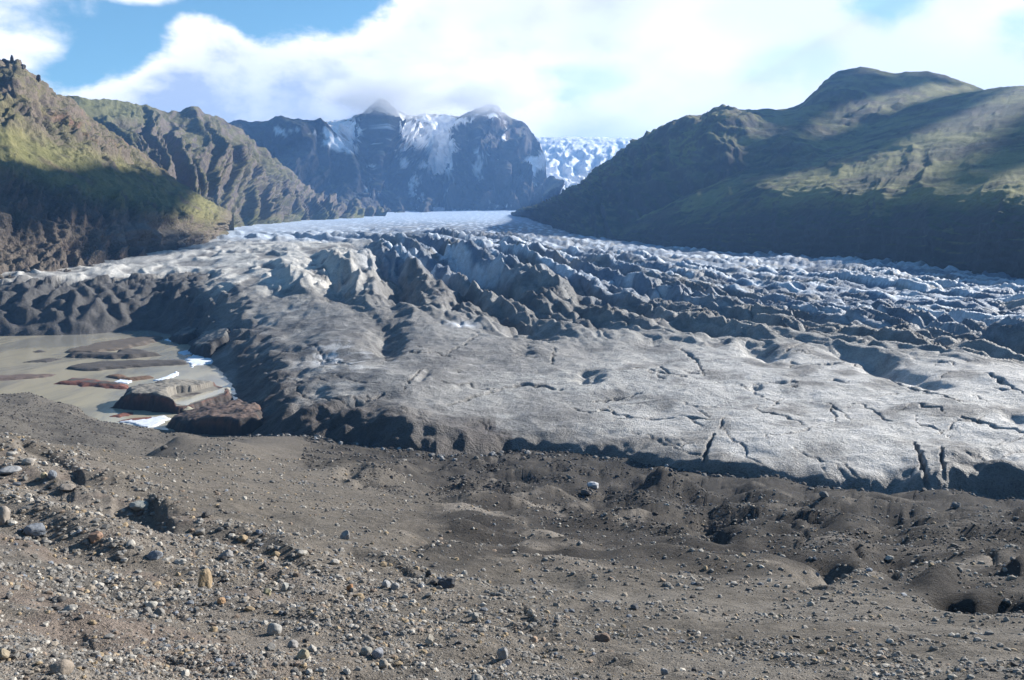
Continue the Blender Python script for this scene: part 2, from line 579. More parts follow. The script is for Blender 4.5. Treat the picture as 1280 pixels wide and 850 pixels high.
GZ = GZ + hum * ((hid - .5) * .55 - .35 * sstep(jnt, .16, .0) + .8 * fbmc(GX, GY, 4.5, 3, gcell * .6, .6)) * sstep(RR, 110, 170)
GZ = GZ + sstep(RR, 270, 310) * (fbmc(GX, GY, 16, 4, gcell, .6) * 1.0 + fbmc(GX, GY, 5, 2, gcell * .5, .6) * .35) * sstep(gpx, 330, 220)
GZ = GZ + (1 - scree) * sstep(RR, 45, 80) * sstep(RR, 300, 260) * (fbmc(GX, GY, 4.2, 4, gcell * .7, .65) * .30 + hum * fbmc(GX, GY, 7.0, 4, gcell * .7, .65) * .7)
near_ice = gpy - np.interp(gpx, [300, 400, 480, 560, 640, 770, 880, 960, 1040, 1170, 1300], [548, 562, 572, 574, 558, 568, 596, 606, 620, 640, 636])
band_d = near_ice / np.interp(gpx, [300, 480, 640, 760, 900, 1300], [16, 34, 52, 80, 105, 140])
shade_band = sstep(band_d + .55 * fbm2(GX / 18, GY / 18, 5, .55), 1.15, .55) * sstep(gpx, 330, 430) * sstep(RR, 85, 120)  # dark debris band below the ice; its shadows are put into the colour too
GZ = GZ + shade_band * (fbmc(GX, GY, 11, 4, gcell * .75, .68) * 1.5 - .5 * np.abs(fbmc(GX, GY, 5, 2, gcell * .6, .6)))
# small scarps cut into the scree, each a step down along a broken line
def scarp(line, width, drop):
    global GZ
    d, s = seg_dist(gpx, gpy, line)
    side = np.zeros_like(gpx)
    for i in range(len(line) - 1):
        (ax, ay), (bx, by) = line[i], line[i + 1]
        side = np.where((gpx >= ax) & (gpx < bx), gpy - (ay + (by - ay) * (gpx - ax) / (bx - ax)), side)
    taper = sstep(s, 0, .15) * sstep(s, 1, .85)
    GZ = GZ - drop * 8 * RR / F * taper * sstep(side, -1.0, 3.5) * sstep(side, width * 3, 3.5) * sstep(d, width * 3, width * .8)
scarp([(428, 684), (460, 692), (500, 706), (545, 728)], 26, 1.3)
scarp([(645, 760), (670, 778), (700, 806)], 24, .7)
scarp([(70, 768), (100, 782), (125, 808)], 22, .35)
scarp([(410, 762), (430, 778), (450, 800)], 16, .4)
scarp([(20, 545), (60, 562), (110, 596)], 16, 1.1)
scarp([(140, 612), (180, 628), (220, 655)], 16, 1.0)
scarp([(600, 712), (660, 716), (740, 724)], 12, .8)
scarp([(700, 762), (800, 768), (880, 788)], 14, .5)
gpx, gpy = project(GX, GY, GZ)

c = np.zeros(GX.shape + (3,)) + (.155, .136, .114)
nz = fbm2(GX / 11, GY / 11, 5)
c = blend(c, (.195, .172, .148), sstep(nz, -.1, .7) * .8)
c = blend(c, (.130, .121, .110), sstep(nz, .1, -.7) * .8)
c = blend(c, (.170, .138, .116), scree * sstep(fbm2(GX / 6 + 40, GY / 6, 4), .05, .55) * sstep(gpx, 500, 200) * .9)
streak = fbm2(GX / 30 + 3, GY / 3.2, 4)
c = blend(c, (.105, .095, .085), (1 - scree) * sstep(streak, .1, .7) * .6)
c = blend(c, (.040, .036, .033), hum * sstep(hh * .4 + .8 * nz + .5 * fbm2(GX / 4, GY / 4, 3), .95, .30) * .95)  # dark debris, deepened with the shadow of its hollows
c = blend(c, (.105, .093, .078), (1 - scree) * (1 - hum) * .6)
c = blend(c, (.034, .031, .028), shade_band * (.62 + .38 * sstep(fbm2(GX / 6 + 5, GY / 6, 4), .25, -.25)))  # near-black tone stands in for shadow over the debris
c = blend(c, (.19, .175, .155), (1 - shade_band) * (1 - scree) * sstep(gpy, 690, 760) * sstep(nz, -.4, .4) * .5)
c = blend(c, (.105, .096, .084), sstep(gpx, 250, 120) * sstep(RR, 240, 290))
c = blend(c, (.060, .055, .050), sstep(gpx, 270, 160) * sstep(RR, 240, 290) * sstep(fbm2(GX / 14, GY / 8, 5, .6), .0, .5) * .9)
c = blend(c, (.125, .113, .095), sstep(GZ, ZW + 2.2, ZW + .3) * sstep(RR, 300, 330))
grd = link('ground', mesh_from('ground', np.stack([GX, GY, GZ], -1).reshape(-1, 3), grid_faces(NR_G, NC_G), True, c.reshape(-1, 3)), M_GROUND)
tag(grd, 'grey brown gravel moraine sloping down from the viewpoint to the glacier', 'ground', kind='structure')


def ground_z(x, y):
    t = x / y; r = np.hypot(x, y)
    i = np.clip((t - tg[0]) / (tg[1] - tg[0]), 0, NC_G - 1.001); i0 = i.astype(int); fi = i - i0
    j = np.clip(np.interp(r, rg, np.arange(NR_G)), 0, NR_G - 1.001); j0 = j.astype(int); fj = j - j0
    return (GZ[j0, i0] * (1 - fi) + GZ[j0, i0 + 1] * fi) * (1 - fj) + (GZ[j0 + 1, i0] * (1 - fi) + GZ[j0 + 1, i0 + 1] * fi) * fj


_scan = np.exp(np.linspace(np.log(5), np.log(450), 900))
def ground_hit(px, py):
    """where a line of sight meets the moraine"""
    t, s = ray(px, py)
    y = _scan / math.sqrt(1 + float(t) ** 2); x = float(t) * y
    below = np.nonzero(ground_z(x, y) >= float(s) * _scan)[0]
    r = _scan[below[0]] if len(below) else 300.0
    y = r / math.sqrt(1 + float(t) ** 2)
    x = float(t) * y
    return x, y, float(ground_z(np.array([x]), np.array([y]))[0]), r


# ------------------------------------------------------------------ the glacier
gl = []
def glp(px, *pr):
    for py, r in pr:
        t, s = ray(px, py); gl.append((float(t), r, float(s)))
for px in (-240, 0):
    glp(px, (378, 735), (362, 780), (350, 850), (338, 960), (322, 1200), (300, 2000), (272, 4000))
for px in (-240, -100, 0, 100, 180, 225):
    for z_, r_ in ((-72, 330), (-71, 430), (-68, 560)):
        t_, _s = ray(px, 420); gl.append((float(t_), r_, z_ / r_))
glp(130, (362, 760), (352, 820), (340, 900), (325, 1080), (305, 1700), (285, 2700), (271, 4000))
glp(240, (395, 640), (360, 740), (345, 830), (325, 980), (308, 1300), (295, 1900), (285, 2600), (270, 4300))
for px, zs in ((292, ((-71, 340), (-75, 400), (-74, 460), (-69, 530), (-63, 610))), (340, ((-70, 330), (-72, 390), (-69, 460), (-65, 530), (-61, 600))), (390, ((-68.5, 320), (-69, 380), (-66, 450), (-62, 530)))):
    for z_, r_ in zs:
        t_, _s = ray(px, 460); gl.append((float(t_), r_, z_ / r_))
glp(300, (360, 710), (335, 840), (315, 1000), (300, 1400), (285, 2400), (272, 4000))
glp(450, (526, 305), (480, 366), (440, 450), (400, 560), (380, 610), (360, 680), (340, 760), (320, 860), (306, 980), (297, 1250), (286, 2100), (270, 4200))
glp(640, (548, 282), (520, 316), (480, 372), (440, 446), (400, 555), (380, 610), (360, 680), (340, 765), (322, 880), (308, 1050), (298, 1350), (286, 2300), (267, 4500))
glp(780, (566, 262), (480, 368), (400, 560), (370, 660), (345, 780), (325, 960), (315, 1200), (305, 1700))
glp(900, (590, 234), (540, 282), (500, 334), (450, 425), (400, 562), (370, 690), (350, 800), (335, 950), (322, 1250), (300, 2300))
glp(1100, (616, 215), (560, 260), (500, 334), (450, 425), (400, 560), (370, 690), (350, 830), (335, 1000))
for px in (1280, 1520):
    glp(px, (612, 214), (560, 260), (500, 335), (450, 425), (420, 500), (400, 560), (380, 645), (366, 740), (356, 860), (330, 1200))
gl = np.array(gl)
_gl = tps(np.stack([gl[:, 0] * 2.0, np.log(gl[:, 1])], 1), gl[:, 2], 2e-4)

edge_pts = [(-240, 425, -80), (0, 421, -80), (100, 419, -80), (180, 413, -80), (212, 420, -80), (238, 437, -80), (258, 460, -80), (280, 486, -80), (290, 512, -79.5), (296, 547, -79), (340, 556, -78),
            (400, 564, -77), (480, 573, -75.5), (545, 577, -74.5), (580, 570, -74), (640, 558, -73), (700, 560, -72), (770, 570, -71.5), (830, 583, -71), (880, 597, -70.5), (960, 607, -70),
            (1040, 620, -69.5), (1110, 628, -69.2), (1170, 641, -69), (1195, 632, -69), (1240, 632, -68.5), (1300, 636, -68), (1500, 645, -67)]
ep = np.array(edge_pts); et, es = ray(ep[:, 0], ep[:, 1]); er = ep[:, 2] / es
NC_I, NR_I = 1000, 580
ti = np.linspace(-.78, .78, NC_I)
re_ = np.interp(ti, et, er)
xe_ = re_ / np.sqrt(1 + ti ** 2)
ze_ = np.maximum(ground_z(ti * xe_, xe_), ZW)
ze_ = np.convolve(np.pad(ze_, 12, mode='edge'), np.ones(25) / 25, 'valid')
epx_ = project(ti * xe_, xe_, ze_)[0]
hcl = np.interp(epx_, [280, 300, 400, 500, 570, 610, 700, 800, 900, 1000, 1100, 1165, 1190, 1230, 1290], [30, 34, 31, 27, 18, 8, 6, 9, 9, 7, 9, 12, 20, 22, 16]) * re_ / F
hcl = np.where(epx_ < 285, np.nan, np.maximum(hcl, 1.2))
_pyi = np.array([640, 600, 560, 520, 480, 440, 400, 360, 330, 310, 300, 290, 280, 270, 262]); _rri = np.array([195, 225, 263, 314, 368, 446, 556, 680, 812, 960, 1150, 1600, 2500, 3900, 6000])
def v_of(r): return np.interp(np.log(r), np.log(_rri), (640 - _pyi) / 378.0)
def r_of(v): return np.exp(np.interp(v, (640 - _pyi) / 378.0, np.log(_rri)))
IR = np.broadcast_to(r_of(np.linspace(0, 1, NR_I))[:, None], (NR_I, NC_I))
IT = np.broadcast_to(ti[None], IR.shape)
IY = IR / np.sqrt(1 + IT ** 2); IX = IT * IY
icell = np.gradient(IR[:, 0])[:, None] * np.ones_like(IR)
IZ = _gl(IT * 2.0, np.log(IR)) * IR
ipx, ipy = project(IX, IY, IZ)
ground_e = np.broadcast_to(ze_[None], IR.shape)

# distance from the edge of the ice, in plan
ey = er / np.sqrt(1 + et ** 2)
dfront, _q = seg_dist(IX, IY, list(zip(et * ey, ey)))
dfront = np.where(IR > np.interp(IT, et, er), dfront, -dfront)
dfront = dfront + 3.4 * fbmc(IX, IY, 18, 4, icell) * np.interp(IR, [240, 300, 345, 400], [.8, 1, 1, .45])

# zones, given by where they lie in the photograph
band_y = np.interp(ipx, [250, 400, 460, 560, 640, 740, 860, 1000, 1140, 1280, 1400], [352, 350, 345, 348, 360, 372, 388, 402, 415, 425, 430])
band_w = np.interp(ipx, [300, 420, 500, 640, 760, 900, 1100, 1300], [14, 30, 48, 58, 42, 30, 24, 26])
dy = (ipy - band_y) / band_w
serac = np.exp(-np.abs(dy) ** 2.4) * sstep(ipx, 300, 420)
upper = sstep(ipy, band_y + 4, band_y - 22) * sstep(ipx, 250, 420)
upper = upper * (1 - sstep(ipx, 500, 430) * sstep(ipy, 296, 306)) * sstep(ipy, 420, 400)
upper = np.maximum(upper, sstep(ipy, 304, 294))
leftband = sstep(ipx, 500, 400) * sstep(ipy, 378, 362) * sstep(ipy, 292, 304)
calve = sstep(ipx, 292, 235) * sstep(dfront, 125, 85)
smooth_ = sstep(ipy, band_y + band_w * .6, band_y + band_w * 1.4)
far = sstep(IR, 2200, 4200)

# the big melt-carved ridges run down the glacier, steep on their shaded side
a0 = R(19)
ux = IX * math.cos(a0) + IY * math.sin(a0); uy = -IX * math.sin(a0) + IY * math.cos(a0)
w1 = fbm2(IX / 90, IY / 120, 3)


def saw(L, M, warp, seed, steep=.30):
    s_ = ux / L + warp * fbmc(ux, uy, L * 2.2, 4, icell, .5, M / L)
    t_ = s_ - np.floor(s_)
    k = np.where(t_ < steep, t_ / steep, (1 - t_) / (1 - steep))
    k = 1 - np.sqrt((1 - k) ** 2 + .01)
    return k * (.8 + .7 * n2d(np.floor(s_) * 7.3 + seed, uy / (M * .8) + seed))


big = saw(46, 300, .62, 3.0)
med = fbmc(ux, uy, 30, 5, icell, .55, 1.4)
rug = fbmc(IX, IY, 12, 4, icell * .8, .68)
fade_b = sstep(140 / icell, 1.8, 3.6); fade_c = sstep(72 / icell, 1.8, 3.6)
long_ = fbmc(IX + 40 * w1, IY, 34, 4, icell, .6, 5.0)
right_ = sstep(ipx, 680, 900)
fin = (ridged2(ux / 13 + .7 * w1, uy / 60 + .5 * w1, 3, .5) - .85) * sstep(60 / icell, 3.0, 5.0)
IZ = IZ + (serac * 3.4 + upper * (1 - far) * 2.2) * fin
IZ = IZ + serac * (1 - .35 * right_) * ((big - .35) * 16.5 * fade_b + med * 2.6 + rug * 1.9) * np.clip(IR / 620, .7, 1.4)
# crevassed upper ice
cre = saw(24, 300, .6, 8.0)
IZ = IZ + upper * (1 - .8 * far) * (1 - serac * .7) * ((cre - .35) * 4.5 * fade_c + (big - .35) * (7.0 - 3.2 * right_) * fade_b + med * 2.8 + long_ * 3.6) * np.clip(IR / 900, .7, 1.5)
# smoother lower ice
IZ = IZ + (1 - upper) * fbmc(IX, IY, 44, 5, icell, .42, 1.6) * 2.6 * (1 - calve * .5)
IZ = IZ + fbmc(IX, IY, 10, 4, icell, .6, 1.3) * .34 * np.clip(IR / 350, .5, 2)
foli = n2d(IX / 26 + 2 * w1, IY / 6 + 2 * w1) * sstep(6 / icell, 1.6, 3.0) * .8 + n2d(ux / 6 + 2 * w1, uy / 46)
IZ = IZ + smooth_ * foli * .16
# dirty-white ridges on the left, combed downhill
comb = ridged2((IX + .5 * IY) / 30 + w1, (IX * .6 - IY) / 110, 3, .45)
IZ = IZ + leftband * (1 - calve) * (comb - .8) * 2.6
# toothed dark front over the lagoon
hid, jnt = cells2(IX / 15 + .4 * w1, IY / 30)
hid2, jnt2 = cells2(IX / 8 + .5 * w1 + 30, IY / 20)
IZ = IZ + calve * ((hid - .55) * 9.0 - 5.5 * sstep(jnt, .26, .0) + (hid2 - .5) * 4.0) * sstep(dfront, 62, 84)
IZ = IZ + calve * ((hid2 - .5) * 1.0 - .8 * sstep(jnt2, .2, 0) + 1.6 * fbmc(IX, IY, 40, 4, icell, .45, 1.6)) * sstep(dfront, 6, 30)
# joints and blocks in the broken ice
hid, jnt = cells2(ux / 13 + .6 * w1, uy / 40 + .6 * w1)
IZ = IZ + (serac + .7 * upper * (1 - far)) * (1 + .9 * right_) * ((hid - .5) * 1.3 - 1.3 * sstep(jnt, .16, .02)) * sstep(40 / icell, 3.0, 5.0)

# hollows and humps that can be told apart one by one: centre, half sizes in the photograph, depth in metres, tilt
for (cx, cy, wx, wy, h, rt) in (
        (482, 424, 20, 22, -7.5, -10), (438, 342, 24, 12, -9, -25), (500, 358, 22, 18, -11, -15), (545, 330, 30, 14, -9, 20), (595, 350, 40, 24, -14, 15), (565, 378, 12, 10, -7, 0),
        (640, 388, 40, 14, -9, 15), (655, 412, 34, 10, -8, 8), (730, 372, 38, 14, -10, 15), (700, 392, 34, 10, -7, 10), (800, 384, 34, 9, -7, 6), (760, 402, 50, 8, -5, 4),
        (950, 437, 26, 10, -6, 14), (897, 425, 18, 8, -3.6, 8), (1098, 452, 46, 10, -6.5, 18), (1160, 477, 24, 5, -2.6, 14), (735, 475, 20, 7, -4.6, 0), (1008, 405, 40, 8, -5.5, 6),
        (930, 400, 44, 7, -5, 4), (1172, 424, 30, 9, -6, 6), (1262, 428, 34, 13, -8, 8), (1090, 412, 34, 7, -5, 4), (860, 410, 38, 8, -4.5, 4), (530, 470, 14, 5, -1.6, -50),
        (585, 527, 12, 4, -2.2, -10), (945, 482, 7, 4, -2.2, 0), (1275, 520, 20, 5, -2, 10), (330, 462, 20, 4, -3, 0), (305, 465, 10, 5, -3, 0), (655, 440, 12, 8, -2.6, 0), (600, 480, 30, 4, -1.2, -5),
        (462, 322, 34, 10, 7, -30), (395, 345, 40, 14, 5, -20), (520, 392, 26, 12, 4.5, 10), (420, 430, 40, 16, 3.0, 0), (600, 320, 40, 10, 4, 20)):
    IZ = px_bump(IX, IY, IZ, ipx, ipy, cx, cy, wx, wy, h, 0, rt)

dirt = np.zeros_like(IZ)
# open cracks: broken lines, half width in pixels, depth
def crack(line, w, depth, fade=True):
    global IZ
    m_ = (ipx > min(p[0] for p in line) - 12) & (ipx < max(p[0] for p in line) + 12) & (ipy > min(p[1] for p in line) - 10) & (ipy < max(p[1] for p in line) + 10)
    X, Y = IX[m_], IY[m_]
    d, s = seg_dist(ipx[m_] + 3.0 * n2d(X / 4.5, Y / 4.5), ipy[m_] + 1.6 * n2d(X / 4 + 9, Y / 4), line)
    wv = w * (1 - .8 * s) + .7 if fade else w * (.45 + .9 * np.abs(n2d(X / 6, Y / 6 + 3)) + .2) * np.sin(np.pi * np.clip(s, .04, .96)) ** .5
    k = sstep(d, wv, wv * .2) * ((1 - .4 * s) if fade else 1)
    IZ[m_] -= depth * k
    dirt[m_] = np.maximum(dirt[m_], k)
crack([(1178, 646), (1172, 610), (1160, 585), (1150, 560), (1143, 545)], 7, 11)
crack([(1196, 640), (1186, 604), (1180, 575), (1176, 550)], 6, 8)
crack([(873, 600), (876, 575), (884, 552), (893, 538)], 5, 7)
crack([(812, 580), (815, 562)], 4, 4)
crack([(640, 566), (655, 548)], 4, 4)
for ln in ([(505, 487), (520, 470), (527, 460)], [(1020, 580), (1036, 588)], [(1052, 566), (1075, 580)], [(1078, 588), (1090, 596)], [(930, 560), (955, 572)], [(1200, 520), (1280, 534)],
           [(1040, 505), (1046, 522)], [(770, 520), (850, 514), (890, 520)], [(900, 530), (905, 518)], [(560, 500), (650, 480), (700, 488)], [(455, 500), (480, 490)], [(690, 458), (694, 435)],
           [(846, 432), (870, 450), (880, 470)], [(1060, 440), (1130, 476), (1200, 505)], [(1230, 470), (1280, 492)], [(980, 440), (1010, 430)], [(820, 456), (836, 470)], [(740, 500), (800, 490)]):
    crack(ln, 2.0, 1.5, False)
for _ in range(95):
    qx_, qy_ = rng.uniform(300, 1275), rng.uniform(430, 585)
    if qy_ > np.interp(qx_, [300, 640, 900, 1280], [500, 535, 570, 600]) or qy_ < np.interp(qx_, [300, 640, 1280], [430, 425, 445]):
        continue
    a_ = R(rng.choice([rng.normal(22, 12), rng.normal(55, 15), rng.normal(-35, 15)], p=[.65, .2, .15])); l_ = rng.uniform(10, 34) if rng.uniform() < .6 else rng.uniform(40, 110)
    pts_ = [(qx_, qy_)]
    for _k in range(4):
        a2 = a_ + rng.normal(0, .35)
        pts_.append((pts_[-1][0] + l_ / 4 * math.cos(a2), pts_[-1][1] + l_ / 4 * .6 * math.sin(a2)))
    crack(pts_, rng.uniform(.8, 1.5), rng.uniform(.6, 1.4), False)

# the broken front: the surface rounds over and drops to the moraine
hc_ = np.broadcast_to(hcl[None], IR.shape)
keep_ = np.where(np.isnan(hc_), 0, np.exp(-np.clip(dfront, 0, None) / 22)) * sstep(ipx, 296, 325)
IZ = IZ + keep_ * (ground_e + np.nan_to_num(hc_) * (.85 + .9 * fbmc(IX, IY, 15, 3, icell * .5)) + .035 * np.clip(dfront, 0, None) - IZ)
wf = np.interp(ipx, [0, 200, 310, 350, 390, 420, 560, 640, 900, 1180, 1280], [105, 95, 70, 40, 22, 20, 14, 5, 5, 6, 7]) * (1 + .35 * n2d(IX / 9, IY / 9))
f = np.clip(dfront / wf, 0, 1)
lip = 1 - (1 - f) ** 2.6
IZ = (ground_e - 2.5) * (1 - lip) + IZ * lip + (1 - lip) * lip * 3.6 * fbmc(IX, IY, 4.5, 3, icell)

# colours of the ice and the dirt on it, plus shade put into the upper ice
c = np.zeros(IX.shape + (3,)) + (.205, .198, .188)
n_a = fbm2(IX / 22, IY / 30, 5); n_b = fbm2(IX / 60 + 9, IY / 80, 4)
strk = fbmc(IX + 30 * w1, IY + 12 * w1, 34, 5, icell, .62, .22) * .75 + .5 * fbmc(ux + 18 * w1, uy, 7, 4, icell * .3, .6, 6.0)
c = blend(c, (.36, .35, .33), np.clip(sstep(n_b, -.2, .6) * .6 + sstep(ipx, 560, 900) * .5, 0, .9))
c = blend(c, (.50, .49, .475), smooth_ * sstep(ipx, 620, 1000) * sstep(ipy, 400, 470) * sstep(n_a, -.9, .3) * .8)
c = blend(c, (.115, .112, .110), sstep(n_a, .0, -.8) * .75)
c = blend(c, (.44, .43, .41), smooth_ * sstep(strk + .3 * n_b, .30, .9) * .6)
c = blend(c, (.085, .082, .080), smooth_ * sstep(strk, -.35, -.9) * .4)
c = blend(c, (.075, .073, .072), serac * sstep(n_a + .6 * med, -.45, .4) * .85)
c = blend(c, (.33, .325, .31), serac * sstep(big + .3 * n_a, .55, .9) * .6)
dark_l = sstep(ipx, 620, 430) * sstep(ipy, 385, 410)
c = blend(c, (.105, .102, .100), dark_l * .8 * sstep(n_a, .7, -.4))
dirty_w = leftband * sstep(ipy, 372, 352)
c = blend(c, (.50, .485, .45), np.maximum(dirty_w, .8 * np.exp(-((ipx - 440) / 60) ** 2 - ((ipy - 330) / 30) ** 2)) * sstep(comb + .5 * n_a, .35, 1.0))
ice = upper * (1 - .55 * sstep(ipy, 330, 345) * (1 - upper))
c = blend(c, (.135, .185, .265), ice * sstep(n_b + .9 * (cre - .35) + .25, -.5, .5) * .92)  # dark blue base carries the shade lying on the upper ice
c = blend(c, (.13, .15, .18), ice * sstep(cre + .4 * n_a, .25, -.1) * .7)
c = blend(c, (.62, .68, .75), ice * sstep(cre + .4 * n_a + .3 * med, .45, .85) * .8)  # pale crests painted in as sunlit ridge tops
c = blend(c, (.50, .57, .66), ice * sstep(ipx, 560, 330) * sstep(ipy, 335, 300) * .6)
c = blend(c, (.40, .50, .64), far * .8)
c = blend(c, (.060, .058, .058), calve * .93)
c = blend(c, (.075, .072, .070), dirt * .6)
browned = sstep(dfront + 10 * n_a, np.where(ipx < 620, 48, 20), 4) * sstep(ipx, 285, 300)
brown_c = np.where((ipx < 640)[..., None], (.062, .050, .044), (.150, .140, .128))
c = c + (brown_c - c) * (browned * .85)[..., None]
c = blend(c, (.62, .63, .65), np.exp(-((ipx - 428) / 44) ** 2 - ((ipy - 448) / 14) ** 2) * sstep(strk, -.1, .5))
c = blend(c, (.75, .80, .88), np.exp(-((ipx - 578) / 16) ** 2 - ((ipy - 404) / 4) ** 2) * .9)
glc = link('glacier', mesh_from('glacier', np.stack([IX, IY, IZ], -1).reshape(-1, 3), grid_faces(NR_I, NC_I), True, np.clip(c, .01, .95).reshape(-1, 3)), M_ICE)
tag(glc, 'broad grey glacier tongue with crevasses, dirt bands and blue ice behind', 'glacier', kind='structure')


# ------------------------------------------------------------------ mountains: lofted through control lines, carved with gullies
def mountain(name, curves, nu, nv, label, gully=18.0, gw=70.0, rough=6.0, strata=0.0, keep=.30, mat=None, paint=None, power=1.0, kind='structure', back=900.0, foot=True, stretch=4.0, seed=0.0, crag=.8, top=1.0, calm=None, crest=1.0):
    rows = []
    for cv in curves:
        cv = np.array(cv, float)
        u = (cv[:, 0] - cv[0, 0]) / (cv[-1, 0] - cv[0, 0])
        P = np.stack([cv[:, 0], cv[:, 1], np.log(cv[:, 2])], 1)
        uu = np.linspace(0, 1, nu)
        rows.append(np.stack([np.interp(uu, u, P[:, k]) for k in range(3)], 1))
    rows = np.array(rows)
    if foot:                                                     # carried on below the ice
        low = rows[0].copy(); low[:, 1] += 14; low[:, 2] -= .03
        rows = np.concatenate([low[None], rows], 0)
    G = catmull(rows, nv)
    P = at(G[..., 0], G[..., 1], np.exp(G[..., 2]))
    b1 = P[-1].copy(); d = np.hypot(b1[:, 0], b1[:, 1])
    nb = 14
    k = np.linspace(0, 1, nb + 1)[1:, None, None]
    out_ = np.stack([b1[:, 0] / d, b1[:, 1] / d, d * 0], 1)
    B = b1[None] + out_[None] * back * k
    B[..., 2] -= (k[..., 0] * .35 + k[..., 0] ** 2 * .35) * back * .8
    P = np.concatenate([P, B], 0)
    v = np.concatenate([np.linspace(0, 1, nv), 1 + np.linspace(0, 1, nb + 1)[1:]])[:, None] * np.ones((1, nu))
    du = np.gradient(P, axis=1); dv = np.gradient(P, axis=0)
    N = np.cross(du, dv); N /= np.linalg.norm(N, axis=-1)[..., None] + 1e-9
    N[N[..., 2] < 0] *= -1
    s = np.concatenate([[0], np.cumsum(np.linalg.norm(np.diff(P[nv // 2], axis=0), axis=1))])[None] * np.ones_like(v)
    x, y, z = P[..., 0], P[..., 1], P[..., 2]
    warp = fbm3(x / (gw * 3) + seed, y / (gw * 3), z / (gw * 3), 3) * gw * .8
    gl_ = ridged2((s + warp) / gw + seed, z / (gw * stretch) + seed, 5, .52)
    amp = np.where(v <= 1, sstep(v, 0, .12) * (keep + (1 - keep) * sstep(v, 1.0, .82)), keep)
    amp = amp * (1 - (1 - top) * sstep(v, .3, .5))
    disp = (gl_ - .9) * gully * amp + fbm3(x / (gw * .6), y / (gw * .6), z / (gw * .6), 5, .55) * rough * (.35 + .65 * amp)
    disp = disp + (ridged3(x / (gw * .38) + seed, y / (gw * .38), z / (gw * .38), 4, .55) - .9) * rough * crag * (.3 + .7 * amp)
    if strata:
        zz = z / strata + fbm3(x / 160, y / 160, z / 400, 3) * .8
        st = zz - np.floor(zz)
        disp = disp + (np.minimum(st * 1.35, 1) - st) * strata * .9 * amp
    disp = disp * (1 - (1 - crest) * sstep(v, .62, .95))
    if calm is not None:
        disp = disp * calm(*project(x, y, z))
    P = P + N * disp[..., None]
    du = np.gradient(P, axis=1); dv = np.gradient(P, axis=0)
    N = np.cross(du, dv); N /= np.linalg.norm(N, axis=-1)[..., None] + 1e-9
    N[N[..., 2] < 0] *= -1
    qx, qy = project(P[..., 0], P[..., 1], P[..., 2])
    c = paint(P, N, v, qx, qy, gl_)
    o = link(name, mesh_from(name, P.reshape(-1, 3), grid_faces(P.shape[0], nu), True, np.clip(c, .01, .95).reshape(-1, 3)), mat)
    tag(o, label, 'mountain', kind=kind)
    return o, P


def base_paint(P, N, v, rock=(.120, .100, .082), rock2=(.080, .070, .062), grass=(.115, .118, .040), amount=.6, grass_min=.55, red=.0):
    x, y, z = P[..., 0], P[..., 1], P[..., 2]
    c = np.zeros(P.shape) + rock
    n1 = fbm3(x / 120, y / 120, z / 60, 5); n2 = fbm3(x / 30, y / 30, z / 18, 4)
    c = blend(c, rock2, sstep(n1 + .5 * n2, -.1, .6))
    if red:
        c = blend(c, (.165, .098, .070), sstep(fbm3(x / 170 + 7, y / 170, z / 170, 4), .1, .5) * red)
    g = sstep(N[..., 2] + .20 * n1 + .14 * n2, grass_min - .10, grass_min + .16) * amount
    c = blend(c, grass, g)
    c = blend(c, (.165, .150, .062), g * sstep(n2 + n1, .1, .7) * .6)
    return c


def paint_m1(P, N, v, qx, qy, g):
    c = base_paint(P, N, v, (.140, .115, .090), (.085, .072, .062), amount=.35, grass_min=.62, red=.7)
    n = fbm3(P[..., 0] / 50, P[..., 1] / 50, P[..., 2] / 50, 5)
    gy = np.interp(qx, [-100, 0, 60, 130, 200, 280], [150, 182, 200, 222, 240, 262])
    gr = np.exp(-np.abs((qy - gy) / np.interp(qx, [0, 150, 280], [34, 30, 18])) ** 4) * sstep(n, -.75, -.1) * sstep(qx, 292, 262)
    c = blend(c, (.150, .146, .058), gr * .9)
    c = blend(c, (.190, .172, .078), gr * sstep(n, .0, .5) * .7)
    up = sstep(qy, gy - 10, gy - 55) * sstep(n, .05, .5)
    c = blend(c, (.150, .140, .062), up * .6)
    low = sstep(qy, gy + 28, gy + 50)
    c = blend(c, (.095, .080, .068), low * .75)
    c = blend(c, (.155, .140, .125), low * sstep(qx, 110, 150) * sstep(qy, 268, 282) * sstep(qy, 318, 300) * sstep(n, -.3, .3) * .8)
    return c


def calm_m1(qx, qy):
    gy = np.interp(qx, [-100, 0, 60, 130, 200, 280], [150, 182, 200, 222, 240, 262])
    return 1 - .72 * np.exp(-np.abs((qy - gy) / 30) ** 3)


